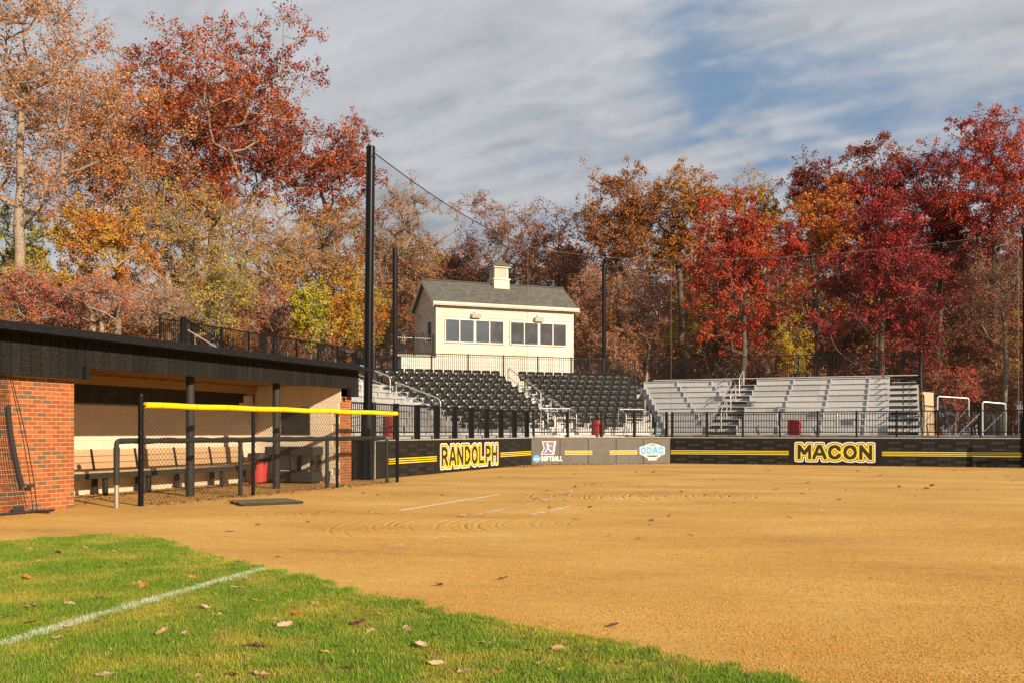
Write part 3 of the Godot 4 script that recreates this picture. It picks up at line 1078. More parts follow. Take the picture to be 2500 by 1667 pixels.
func word_print(word: String, wide: float, high: float, edge := 0.2, bands := [0.062, 0.118, 0.142, 0.188], inks := [Color(0.022, 0.018, 0.014), Color(0.75, 0.58, 0.02), Color(0.022, 0.018, 0.014), Color(0.74, 0.71, 0.67)], ppm := 150.0) -> StandardMaterial3D:
	var w := int(wide * ppm)
	var h := int(high * ppm)
	var im := Image.create_empty(w, h, false, Image.FORMAT_RGBA8)
	var cell := (wide - 2 * edge) / word.length()
	var lh := high - 2 * edge - 0.02
	var letters := []
	for k in word.length():
		var l := []
		for s in strokes(word[k]):
			var ox := edge + cell * k + cell * 0.11
			var cw := cell * 0.78
			l.append([Vector2(ox + s[0] * cw, edge + 0.01 + s[1] * lh), Vector2(ox + s[2] * cw, edge + 0.01 + s[3] * lh)])
		letters.append(l)
	for y in h:
		for x in w:
			var p := Vector2(x + 0.5, y + 0.5) / ppm
			var k := int((p.x - edge) / cell)
			var best := 9.0
			for j in range(maxi(0, k - 1), mini(word.length(), k + 2)):
				for s in letters[j]:
					best = minf(best, seg(p, s[0], s[1]))
			var c: Color = inks[-1]
			c.a = 0.0
			for j in bands.size():
				if best < bands[j]:
					c = inks[j]
					break
			var a := c.a
			c = c.linear_to_srgb()
			c.a = a
			im.set_pixel(x, y, c)
	var m := mat("print_" + word.to_lower(), Color.WHITE, 0.55)
	m.albedo_texture = ImageTexture.create_from_image(im)
	m.transparency = BaseMaterial3D.TRANSPARENCY_ALPHA_SCISSOR
	m.alpha_scissor_threshold = 0.5
	return m

func flat(parent: Node3D, called: String, x0: float, x1: float, y0: float, y1: float, z: float, m: Material) -> MeshInstance3D:
	var s := Shape.new()
	s.quad_uv(Vector3(x0, y0, z), Vector3(x0, y1, z), Vector3(x1, y1, z), Vector3(x1, y0, z))
	return part(called, s.mesh(), m, parent)

func words(text: String, size: float, parent: Node3D, pos: Vector3, m: Material, bold := true, called := "lettering") -> MeshInstance3D:
	var key := "%s %.3f %s" % [text, size, bold]
	if not meshes.has(key):
		var f := SystemFont.new()
		f.font_names = PackedStringArray(["Droid Sans"])
		f.font_weight = 700 if bold else 400
		var tm := TextMesh.new()
		tm.text = text
		tm.font = f
		tm.font_size = 32
		tm.pixel_size = size / 24.0
		tm.depth = 0.002
		tm.curve_step = 2.0
		meshes[key] = tm
	return part(called, meshes[key], m, parent, pos)

func wall_section(label: String, origin: Vector3, turn: float, x0: float, x1: float, panel: float, pad: Material, bare_until := -999.0) -> Node3D:
	var t := thing("padded_wall", label, "wall", origin, turn, "")
	var x := x0
	while x < x1 - 0.1:
		var w := minf(panel, x1 - x)
		board("pad_panel", Vector3(w - 0.012, WH - 0.02, 0.07), Vector3(x + w / 2, WH / 2 - 0.01, -0.036 + rng.randf_range(-0.003, 0.003)), pad, t, Vector3.ZERO, 0.012)
		x += w
	board("concrete_wall", Vector3(x1 - x0, WH, 0.22), Vector3((x0 + x1) / 2, WH / 2, -0.19), M.concrete, t)
	board("top_ledge", Vector3(x1 - x0, 0.035, 0.33), Vector3((x0 + x1) / 2, WH + 0.018, -0.15), M.concrete, t)
	return t

func stripes(t: Node3D, x0: float, x1: float, cy := 0.5) -> void:
	for k in 3:
		board("stripe", Vector3(x1 - x0, 0.034, 0.006), Vector3((x0 + x1) / 2, cy + 0.068 * (k - 1), 0.004), M.print_yellow, t, Vector3.ZERO, 0.001)

func make_walls() -> void:
	C1 = gp(1297, 1134)
	C2 = gp(1637, 1130.6)
	rng.seed = 70
	var a := wall_section("black padded wall with yellow stripes and the longer yellow name", C1, PHI, -13.2, 0.0, 1.25, M.pad_black)
	var gate := thing("field_gate", "plain black gate panel between the longer name's wall and the dugout", "gate", C1, PHI)
	board("gate_panel", Vector3(1.5, 1.14, 0.05), Vector3(-14.0, 0.6, -0.4), M.pad_black, gate)
	for x in [-14.75, -13.25]:
		board("gate_post", Vector3(0.08, 1.3, 0.08), Vector3(x, 0.65, -0.42), M.black_rail, gate)
	stripes(a, -12.7, -9.2)
	stripes(a, -3.5, -0.02)
	flat(a, "lettering", -9.09, -3.58, 0.08, 1.03, 0.005, word_print("RANDOLPH", 5.51, 0.95))
	for k in 9:
		for j in 6:
			var x := -12.2 + 1.25 * k + (0.6 if j % 2 else 0.0)
			if x > -9.6 and x < -3.1 or x > -0.4:
				continue
			words("RANDOLPH", 0.075, a, Vector3(x, [0.95, 0.82, 0.69, 0.31, 0.19, 0.07][j], 0.003), M.print_faint, false)
	var v := C2 - C1
	var turn := atan2(-v.z, v.x)
	var b := wall_section("grey padded wall with softball and conference emblems", C1, turn, 0.0, v.length(), v.length() / 5.0, M.pad_grey)
	stripes(b, 1.5, 2.75)
	stripes(b, 3.55, 4.85)
	var s := Shape.new()
	# pennant with a pitcher
	var poly := func(pts: Array, z: float, m: Material, called: String) -> void:
		var pk := PackedVector2Array()
		for q in pts:
			pk.append(Vector2(q[0], q[1]))
		var tri := Geometry2D.triangulate_polygon(pk)
		var sh := Shape.new()
		for k in range(0, tri.size(), 3):
			var q := []
			for j in 3:
				q.append(Vector3(pk[tri[k + j]].x, pk[tri[k + j]].y, z))
			if (q[2] - q[0]).cross(q[1] - q[0]).z < 0:
				q.reverse()
			sh.tri(q[0], q[1], q[2])
		part(called, sh.mesh(), m, b)
	poly.call([[0.42, 0.42], [0.56, 0.7], [0.47, 0.99], [1.11, 0.99], [1.02, 0.42]], 0.003, M.print_white, "emblem")
	poly.call([[0.47, 0.445], [0.595, 0.7], [0.515, 0.965], [1.02, 0.965], [0.935, 0.445]], 0.006, M.print_purple, "emblem")
	poly.call([[0.965, 0.445], [1.05, 0.965], [1.08, 0.965], [0.995, 0.445]], 0.0062, M.print_purple, "emblem")
	for l in [[0.745, 0.9, 0.73, 0.87, 0.022], [0.73, 0.84, 0.735, 0.7, 0.032], [0.735, 0.7, 0.6, 0.5, 0.022], [0.735, 0.7, 0.9, 0.55, 0.024], [0.72, 0.81, 0.9, 0.79, 0.016], [0.7, 0.8, 0.68, 0.88, 0.013], [0.68, 0.88, 0.73, 0.93, 0.012]]:
		var p := Vector3(l[0], l[1], 0.0065)
		var q := Vector3(l[2], l[3], 0.0065)
		var dir := (q - p).normalized()
		board("figure", Vector3((q - p).length() + l[4], l[4] * 1.5, 0.004), (p + q) / 2 + Vector3(0, 0, 0.0004 * int(l[4] * 1000)* 0.1), M.print_white, b, Vector3(0, 0, atan2(dir.y, dir.x)), 0.0015)
	var disc := func(x: float, y: float, rx: float, ry: float, z: float, m: Material) -> void:
		var pts := []
		for k in 28:
			pts.append([x + rx * cos(TAU * k / 28), y + ry * sin(TAU * k / 28)])
		poly.call(pts, z, m, "emblem")
	disc.call(0.235, 0.26, 0.15, 0.16, 0.003, M.print_blue)
	words("NCAA", 0.085, b, Vector3(0.245, 0.24, 0.005), M.print_white)
	flat(b, "lettering", 0.38, 1.44, 0.12, 0.39, 0.008, word_print("SOFTBALL", 1.06, 0.27, 0.04, [0.02], [Color(0.75, 0.73, 0.7)], 400.0))
	# conference oval
	disc.call(5.56, 0.55, 0.5, 0.35, 0.003, M.print_white)
	disc.call(5.56, 0.55, 0.42, 0.27, 0.0045, M.pad_grey)
	poly.call([[4.96, 0.42], [4.96, 0.72], [5.1, 0.78], [6.02, 0.78], [6.16, 0.72], [6.16, 0.42], [6.02, 0.37], [5.1, 0.37]], 0.006, M.print_white, "emblem")
	flat(b, "lettering", 4.93, 6.19, 0.38, 0.78, 0.0085, word_print("ODAC", 1.26, 0.4, 0.07, [0.04, 0.055, 0.068], [Color(0.04, 0.34, 0.68), Color(0.75, 0.73, 0.7), Color(0.6, 0.14, 0.12)], 300.0))
	words("OLD DOMINION", 0.055, b, Vector3(5.56, 0.86, 0.006), M.print_dark)
	words("ATHLETIC CONFERENCE", 0.04, b, Vector3(5.56, 0.3, 0.006), M.print_dark)
	poly.call([[5.36, 0.15], [5.36, 0.22], [5.76, 0.22], [5.76, 0.15]], 0.0035, M.print_white, "emblem")
	var c := wall_section("black padded wall with yellow stripes and the shorter yellow name", C2, atan2(-WDIR.z, WDIR.x), 0.0, 19.0, 1.25, M.pad_black)
	stripes(c, 0.02, 5.05)
	stripes(c, 8.72, 18.9)
	flat(c, "lettering", 5.18, 8.6, 0.1, 1.0, 0.005, word_print("MACON", 3.42, 0.9))
	for k in 15:
		for j in 6:
			var x := 0.45 + 1.25 * k + (0.6 if j % 2 else 0.0)
			if x > 4.8 and x < 9.1:
				continue
			words("MACON", 0.09, c, Vector3(x, [0.95, 0.82, 0.69, 0.31, 0.19, 0.07][j], 0.003), M.print_faint)

# ---------------------------------------------------------------- black picket railings
func railing(label: String, origin: Vector3, turn: float, x0: float, x1: float, y0: float, y1: float, foot: float, span: float, group := "") -> Node3D:
	var t := thing("picket_railing", label, "railing", origin, turn, group)
	var count := maxi(1, int(round((x1 - x0) / span)))
	var step := (x1 - x0) / count
	for k in count + 1:
		board("post", Vector3(0.065, y1 - foot + 0.02, 0.2 if foot < 2.0 else 0.08), Vector3(x0 + step * k, (foot + y1 + 0.02) / 2, 0), M.black_rail, t)
	board("rail", Vector3(x1 - x0, 0.045, 0.045), Vector3((x0 + x1) / 2, y1 - 0.022, 0), M.black_rail, t)
	board("rail", Vector3(x1 - x0, 0.04, 0.04), Vector3((x0 + x1) / 2, y0 + 0.02, 0), M.black_rail, t)
	var n := int((x1 - x0) / 0.108)
	for k in n:
		board("picket", Vector3(0.023, y1 - y0 - 0.08, 0.02), Vector3(x0 + (x1 - x0) * (k + 0.5) / n, (y0 + y1) / 2, 0), M.black_rail, t, Vector3.ZERO, 0.002)
	return t

# ---------------------------------------------------------------- bleachers
const FOOT := 1.25
const RISE := 0.305
const TREAD := 0.84
const FIRST := 2.3

func row_n(k: int) -> float:
	return FIRST + TREAD * k

func row_y(k: int) -> float:
	return FOOT + RISE * k

func plank_run(t: Node3D, called: String, x0: float, x1: float, y: float, n: float, hgt: float, deep: float, longest: float) -> void:
	var count := maxi(1, int(ceil((x1 - x0) / longest)))
	var w := (x1 - x0) / count
	for k in count:
		board(called, Vector3(w - 0.006, hgt, deep), Vector3(x0 + w * (k + 0.5), y, -n), M.aluminium if (k + int(y * 100)) % 3 else M.aluminium_b, t)

func handrail(label: String, frame: Transform3D, x: float, k0: float, k1: float, group: String) -> void:
	var t := thing("handrail", label, "handrail", frame * Vector3(x, 0, 0), frame.basis.get_euler().y, group)
	var ya := FOOT + RISE * k0
	var yb := FOOT + RISE * k1
	var na := FIRST + TREAD * k0 + 0.2
	var nb := FIRST + TREAD * k1 + 0.2
	pipe("top_tube", arc([Vector3(0, ya, -na), Vector3(0, ya + 0.95, -na), Vector3(0, yb + 0.95, -nb), Vector3(0, yb, -nb)], 0.22), 0.026, M.silver_tube, t)
	pipe("mid_tube", [Vector3(0, ya + 0.48, -na), Vector3(0, yb + 0.48, -nb)], 0.019, M.silver_tube, t)

func seat_proto() -> Node3D:
	var t := Node3D.new()
	t.name = "seat"
	# back: a shell bowed across, rolled at the top
	var s := Shape.new()
	var grid := func(sh: Shape, fn: Callable, nu: int, nv: int) -> void:
		for u in nu:
			for w in nv:
				var a: Vector3 = fn.call(float(u) / nu, float(w) / nv)
				var b: Vector3 = fn.call(float(u) / nu, float(w + 1) / nv)
				var c: Vector3 = fn.call(float(u + 1) / nu, float(w + 1) / nv)
				var d: Vector3 = fn.call(float(u + 1) / nu, float(w) / nv)
				sh.quad(a, b, c, d)
	var back := func(u: float, w: float) -> Vector3:
		var x := (u - 0.5) * 0.46
		var edge := 1.0 - 0.06 * pow(absf(u - 0.5) * 2.0, 6.0)
		return Vector3(x, 0.44 + 0.42 * w * edge, -0.60 - 0.10 * w + 0.045 * pow(absf(u - 0.5) * 2.0, 2.0) + 0.05 * pow(w, 6.0) - 0.03 * sin(w * PI))
	var back_rear := func(u: float, w: float) -> Vector3:
		return back.call(1.0 - u, w) + Vector3(0, 0, -0.03)
	grid.call(s, back, 6, 6)
	grid.call(s, back_rear, 6, 6)
	var rim := func(u: float, w: float) -> Vector3:
		return back.call(u, 1.0) + Vector3(0, 0.012 * sin(w * PI), -0.03 * w)
	grid.call(s, rim, 6, 3)
	for side in [0.0, 1.0]:
		for w in 6:
			var a: Vector3 = back.call(side, w / 6.0)
			var b: Vector3 = back.call(side, (w + 1) / 6.0)
			var o := Vector3(0, 0, -0.03)
			if side == 0.0:
				s.quad(a + o, b + o, b, a)
			else:
				s.quad(a, b, b + o, a + o)
	part("backrest", s.mesh(), M.seat_plastic, t)
	# folded seat pan, its belly to the front
	s = Shape.new()
	var pan := func(u: float, w: float) -> Vector3:
		var c := u - 0.5
		return Vector3(c * 0.43 * (1.0 - 0.12 * pow(1.0 - w, 3.0)), 0.36 + 0.34 * w, -0.43 - 0.06 * w + 0.055 * sin(w * PI) * (1.0 - pow(absf(c) * 2.0, 4.0)))
	var pan_rear := func(u: float, w: float) -> Vector3:
		var p: Vector3 = pan.call(1.0 - u, w)
		return Vector3(p.x, p.y, -0.5 - 0.05 * w)
	grid.call(s, pan, 6, 6)
	grid.call(s, pan_rear, 4, 2)
	var pan_top := func(u: float, w: float) -> Vector3:
		return (pan.call(u, 1.0) as Vector3).lerp(pan_rear.call(1.0 - u, 1.0), w)
	grid.call(s, pan_top, 6, 1)
	part("seat_pan", s.mesh(), M.seat_plastic, t)
	s = Shape.new()
	s.box(Vector3(-0.25, 0.46, -0.52), Vector3(0.035, 0.36, 0.06))
	s.box(Vector3(-0.25, 0.655, -0.45), Vector3(0.05, 0.035, 0.3))
	s.box(Vector3(-0.25, 0.15, -0.56), Vector3(0.03, 0.3, 0.05))
	part("armrest", s.mesh(), M.seat_plastic, t)
	return t

func make_bleachers() -> void:
	rng.seed = 90
	var lf := Transform3D(Basis(Vector3.UP, PHI), C1)
	var rt := atan2(-WDIR.z, WDIR.x)
	var rf := Transform3D(Basis(Vector3.UP, rt), C2)
	var ct := deg_to_rad(22.2)
	var mid := (C1 + C2) / 2
	var cf := Transform3D(Basis(Vector3.UP, ct), mid)
	var dl := thing("bleachers", "aluminium bleachers behind the wall with the longer name", "bleachers", C1, PHI)
	var dr := thing("bleachers", "long bright aluminium plank bleachers behind the shorter name's wall", "bleachers", C2, rt)
	var dc := thing("bleachers", "middle bleachers with stepped decks under black seats", "bleachers", mid, ct)
	# front walks
	for q in [[dl, -14.9, 0.4, 0.0], [dr, -0.4, 19.0, -0.004], [dc, -4.2, 4.2, -0.008]]:
		var t: Node3D = q[0]
		var x0: float = q[1]
		var x1: float = q[2]
		board("walkway_deck", Vector3(x1 - x0, 0.05, 2.0), Vector3((x0 + x1) / 2, FOOT - 0.025 + q[3], -1.45), M.aluminium_b, t)
		for k in 2:
			plank_run(t, "edge_board", x0, x1, FOOT - 0.05 - 0.075 * k, 0.43, 0.062, 0.04, 2.4)
		board("walkway_base", Vector3(x1 - x0, 1.02, 1.8), Vector3((x0 + x1) / 2, 0.55, -1.5), M.concrete, t)
	var x0c := -0.4
	for k in 9:
		var n := row_n(k)
		var y := row_y(k)
		var hw := 4.4 + 0.414 * (n + 0.8 - 3.2)
		# middle: treads and risers only
		plank_run(dc, "tread_plank", x0c - hw - 0.12, x0c + hw + 0.12, y - 0.02, n + 0.21, 0.04, 0.41, 3.6)
		plank_run(dc, "tread_plank", x0c - hw - 0.12, x0c + hw + 0.12, y - 0.021, n + 0.63, 0.04, 0.41, 3.4)
		if k:
			plank_run(dc, "riser", x0c - hw - 0.1, x0c + hw + 0.1, y - RISE / 2 - 0.02, n + 0.01, RISE - 0.045, 0.02, 3.6)
		board("aisle_step", Vector3(0.95, 0.15, 0.36), Vector3(x0c, y + 0.075, -n - 0.62), M.white_paint, dc)
		# wings: seat planks too
		for w in [[dl, [[-13.5, 0.42 * n - 2.0]], [0.42 * n - 1.4]], [dr, [[-0.42 * n + 0.15, 1.1], [2.4, 8.9]], [1.75, 9.55]]]:
			var t: Node3D = w[0]
			var lo: float = w[1][0][0]
			var hi: float = 10.2 if t == dr else 0.42 * n - 0.8
			plank_run(t, "foot_plank", lo, hi, y - 0.02, n + 0.2, 0.04, 0.38, 4.2)
			if k:
				plank_run(t, "riser", lo, hi, y - 0.16, n + 0.012, 0.27, 0.02, 3.7)
			for run in w[1]:
				plank_run(t, "seat_plank", run[0], run[1], y + 0.4, n + 0.62, 0.045, 0.25, 3.7)
				plank_run(t, "seat_riser", run[0], run[1], y + 0.19, n + 0.57, 0.36, 0.02, 3.7)
				var x: float = run[0] + 0.05
				while x < run[1]:
					board("bracket", Vector3(0.05, 0.4, 0.06), Vector3(x, y + 0.2, -n - 0.49), M.aluminium, t)
					x += 1.84
			for ax in w[2]:
				if t == dr:
					board("step_face", Vector3(1.15, 0.1, 0.03), Vector3(ax, y + 0.06, -n + 0.03), M.step_black, t)
				board("aisle_step", Vector3(1.15, 0.15, 0.34), Vector3(ax, y + 0.075, -n - 0.64), M.step_black if t == dr else M.aluminium, t)
				board("step_nosing", Vector3(1.15, 0.03, 0.03), Vector3(ax, y + 0.14, -n - 0.46), M.aluminium if t == dr else M.white_paint, t)
	# back support walls of the stands, seen only past their ends
	for q in [[dr, 10.2, 0.0], [dl, -13.5, 0.0]]:
		for k in 9:
			board("end_plate", Vector3(0.03, row_y(k) - 0.05, 0.1), Vector3(q[1], row_y(k) / 2 - 0.03, -row_n(k) - 0.4), M.bare_steel, q[0])
	board("back_rail_tube", Vector3(10.2 + 3.2, 0.05, 0.05), Vector3(3.5, row_y(8) + 0.5, -row_n(8) - 0.82), M.aluminium, dr, Vector3.ZERO, 0.015)
	# seats
	var proto := seat_proto()
	var made := 0
	for k in 9:
		var n := row_n(k)
		var hw := 4.4 + 0.414 * (n + 0.8 - 3.2)
		for side in [-1, 1]:
			var count := int((hw - 0.2) / 0.515)
			for j in count:
				if k == 0 and (j in [1, 2] or (side == 1 and j > 4)):
					continue
				var x: float = x0c + side * (0.76 + 0.515 * j)
				var s: Node3D = proto.duplicate()
				s.name = numbered("stadium_seat")
				add_child(s)
				s.transform = cf * Transform3D(Basis.IDENTITY, Vector3(x, row_y(k) + 0.001, -n - 0.12))
				tag(s, "black folding seat, %s row of the middle stand's block nearer the %s" % [["front", "second", "third", "fourth", "fifth", "sixth", "seventh", "eighth", "top"][k], "dugout" if side < 0 else "plank bleachers"], "seat", "black folding seats of the middle stand")
				made += 1
	proto.free()
	# railings
	railing("black picket railing above the wall with the longer name", C1, PHI, -14.7, -0.1, 1.36, 2.25, 1.14, 1.47).position += NX * -0.16
	var v := C2 - C1
	railing("black picket railing above the grey emblem wall", C1 + Vector3(v.z, 0, -v.x).normalized() * 0.16, atan2(-v.z, v.x), 0.15, v.length() - 0.1, 1.36, 2.25, 1.14, 1.5)
	railing("black picket railing above the wall with the shorter name", C2 + Vector3(WDIR.z, 0, -WDIR.x) * 0.16, rt, 0.05, 18.5, 1.36, 2.25, 1.14, 1.5)
	railing("tall black picket railing behind the top row of black seats", cf * Vector3(x0c, 0, -row_n(9) - 0.05), ct, -8.1, 7.6, row_y(8) + 0.1, 5.38, row_y(8), 1.9)
	railing("black picket railing along the top of the plank bleachers", rf * Vector3(0, 0, -row_n(9) - 0.05), rt, -3.3, 10.3, row_y(8) + 0.1, 5.36, row_y(8), 1.9)
	railing("black picket railing rising behind the dugout roof", lf * Vector3(0, 0, -row_n(9) - 0.05), PHI, -11.05, 4.2, row_y(8) + 0.2, 5.4, row_y(8), 1.75)
	# sloping guard at the far stand end and the stair rails behind the dugout
	var g := thing("end_guard", "grey blue sloping guard rail at the end of the plank bleachers", "railing", rf * Vector3(10.35, 0, 0), rt)
	pipe("upright", [Vector3(0, 5.4, -row_n(9)), Vector3(0, 3.6, -row_n(9) + 0.1)], 0.03, M.bare_steel, g)
	pipe("slope_tube", [Vector3(0, 5.35, -row_n(9)), Vector3(0, 2.3, -row_n(0))], 0.03, M.black_rail, g)
	for k in 8:
		pipe("slope_bar", [Vector3(0, row_y(k) + 0.05, -row_n(k) - 0.4), Vector3(0, row_y(k) + 1.05, -row_n(k) - 0.4)], 0.02, M.bare_steel, g, 6)
	pipe("lower_tube", [Vector3(0, row_y(8) + 0.4, -row_n(8) - 0.4), Vector3(0, row_y(0) + 0.4, -row_n(0) - 0.4)], 0.02, M.bare_steel, g, 6)
	var h := thing("stair_rail", "black sloping stair rail with silver tube behind the dugout roof", "railing", lf * Vector3(0, 0, -row_n(9) + 0.9), PHI)
	pipe("slope_tube", [Vector3(-10.9, 5.35, 0), Vector3(-4.4, 3.3, 0)], 0.035, M.black_rail, h)
	pipe("silver_tube", [Vector3(-10.8, 4.95, 0.06), Vector3(-6.0, 3.5, 0.06)], 0.02, M.silver_tube, h)
	for k in 32:
		var x := -10.8 + 0.2 * k
		board("picket", Vector3(0.02, 0.95, 0.02), Vector3(x, 5.32 - (x + 10.9) * 0.315 - 0.5, 0), M.black_rail, h)
	board("post", Vector3(0.14, 1.7, 0.14), Vector3(-11.0, 4.55, 0), M.black_rail, h)
	var ng := "handrails of the stands"
	handrail("silver handrail at the top of the middle aisle", cf, x0c - 0.15, 6.6, 8.3, ng)
	handrail("silver handrail half way up the middle aisle", cf, x0c - 0.05, 3.6, 5.8, ng)
	handrail("silver handrail at the foot of the middle aisle", cf, x0c + 0.1, 0.4, 2.6, ng)
	handrail("silver handrail at the top of the aisle with black steps", rf, 1.8, 6.2, 7.9, ng)
	handrail("silver handrail half way up the aisle with black steps", rf, 1.75, 3.4, 5.2, ng)
	handrail("silver handrail at the foot of the aisle with black steps", rf, 1.7, 0.6, 2.4, ng)
	handrail("silver handrail high in the aisle beside the tall net pole", lf, 0.9, 5.6, 7.6, ng)
	handrail("silver handrail low in the aisle beside the black seats", lf, -0.1, 2.0, 4.6, ng)
	handrail("silver handrail behind the tall net pole", lf, -3.4, 4.4, 6.4, ng)
	for q in [["silver rail loop before the middle aisle", cf, -1.9, -0.5], ["silver rail loop before the red barrel", cf, 2.0, 3.3], ["silver rail loop on the walk before the plank bleachers", rf, 4.4, 6.9]]:
		var fr: Transform3D = q[1]
		var t := thing("rail_loop", q[0], "handrail", fr.origin, fr.basis.get_euler().y, ng)
		for x in [q[2], q[3]]:
			pipe("side_tube", arc([Vector3(x, FOOT, -1.5), Vector3(x, FOOT + 0.95, -1.5), Vector3(x, FOOT + 1.2, -2.2), Vector3(x, FOOT + 0.4, -2.35)], 0.15), 0.024, M.silver_tube, t)
		pipe("cross_tube", [Vector3(q[2], FOOT + 1.18, -2.15), Vector3(q[3], FOOT + 1.18, -2.15)], 0.024, M.silver_tube, t)
		pipe("cross_tube", [Vector3(q[2], FOOT + 0.75, -1.52), Vector3(q[3], FOOT + 0.75, -1.52)], 0.02, M.silver_tube, t)
	# barrels on the walk
	var spots := [[at(1459, 1040, 43.6), "red ribbed barrel standing on the walk before the black seats"], [at(1940, 1040, 41.6), "red ribbed barrel standing on the walk before the plank bleachers"], [at(953, 1040, 33.2), "red ribbed barrel behind the railing near the tall net pole"]]
	var first: Node3D
	for q in spots:
		if first == null:
			first = thing("barrel", q[1], "barrel", Vector3(q[0].x, FOOT, q[0].z), 0.3, "red barrels on the walk")
			part("body", lathe([[0.0, 0.0], [0.27, 0.0], [0.28, 0.03], [0.265, 0.62], [0.27, 0.66], [0.25, 0.66], [0.24, 0.3], [0.0, 0.3]], 24, 11, 0.022), M.barrel_red, first)
			part("liner", lathe([[0.235, 0.55], [0.23, 0.64], [0.2, 0.6], [0.0, 0.45]], 18), M.bin_bag, first)
		else:
			copy_of(first, "barrel", q[1], Vector3(q[0].x, FOOT, q[0].z), 1.1)
	# raised ground behind the MACON wall
	var tr := Shape.new()
	tr.box(Vector3(16.2, 0.58, -6.5), Vector3(11.5, 1.16, 8.0))
	var terrace := part("terrace", tr.mesh(), M.gravel, self, C2)
	terrace.rotation.y = rt
	terrace.set_meta("kind", "structure")
	# practice screens of silver pipe
	for q in [[2290, 2374, 967, 41.8, 0.05, "silver pipe practice screen with black net beside the tan board"], [2400, 2466, 980, 40.6, 0.12, "silver pipe practice screen with black net beside the end pole"]]:
		var p0 := at(q[0], q[2], q[3])
		var p1 := at(q[1], q[2] + 8, q[3] - 0.3)
		var t := thing("practice_screen", q[5], "practice screen", Vector3(p0.x, 1.16, p0.z), q[4], "practice screens")
		var w := (p1 - p0).length()
		var hh := p0.y - 1.16
		pipe("frame", arc([Vector3(0, 0, 0), Vector3(0, hh, 0), Vector3(w, hh - 0.08, 0), Vector3(w, 0, 0)], 0.1), 0.035, M.silver_tube, t)
		pipe("brace", [Vector3(0, hh * 0.75, 0), Vector3(-0.75, 0, -0.75)], 0.025, M.silver_tube, t)
		pipe("brace", [Vector3(w, hh * 0.75, 0), Vector3(w - 0.75, 0, -0.75)], 0.025, M.silver_tube, t)
		var s := Shape.new()
		for k in 36:
			s.rod(Vector3(w * k / 36, 0, 0), Vector3(w * k / 36, hh - 0.03, 0), 0.0022, 0.0022, 3)
			s.rod(Vector3(0, hh * k / 36, 0), Vector3(w, hh * k / 36, 0), 0.0022, 0.0022, 3)
		part("netting", s.mesh(), M.net_cord, t)
	var bp := at(2273, 1060, 42.4)
	var tb := thing("leaning_board", "tall tan plywood board leaning by the end of the bleachers", "board", Vector3(bp.x, 1.16, bp.z), 0.1)
	var sb := Shape.new()
	sb.box(Vector3(-0.02, 0.98, -0.15), Vector3(0.5, 2.0, 0.04), Basis(Vector3.FORWARD, 0.06) * Basis(Vector3.RIGHT, -0.14))
	part("sheet", sb.mesh(), M.tan_board, tb)
	board("stop", Vector3(0.4, 0.05, 0.06), Vector3(0.02, 0.03, 0.1), M.tan_board, tb)
	for q in [[2410, 41.5, 1.0, 0.35], [2100 + 340, 42.2, 1.0, 0.3]]:
		var p := at(q[0], 1040, q[1])
		var t := thing("equipment_bag", "black equipment bag standing behind the practice screens", "bag", Vector3(p.x, 1.16, p.z), 0.2, "black bags by the screens")
		part("body", lathe([[0.0, 0.0], [q[3], 0.0], [q[3], q[2] - 0.1], [q[3] * 0.8, q[2]], [0.0, q[2]]], 14), M.net_fabric, t)
		pipe("handle", arc([Vector3(-0.1, q[2], 0), Vector3(-0.1, q[2] + 0.12, 0), Vector3(0.1, q[2] + 0.12, 0), Vector3(0.1, q[2], 0)], 0.04), 0.012, M.net_fabric, t, 5)

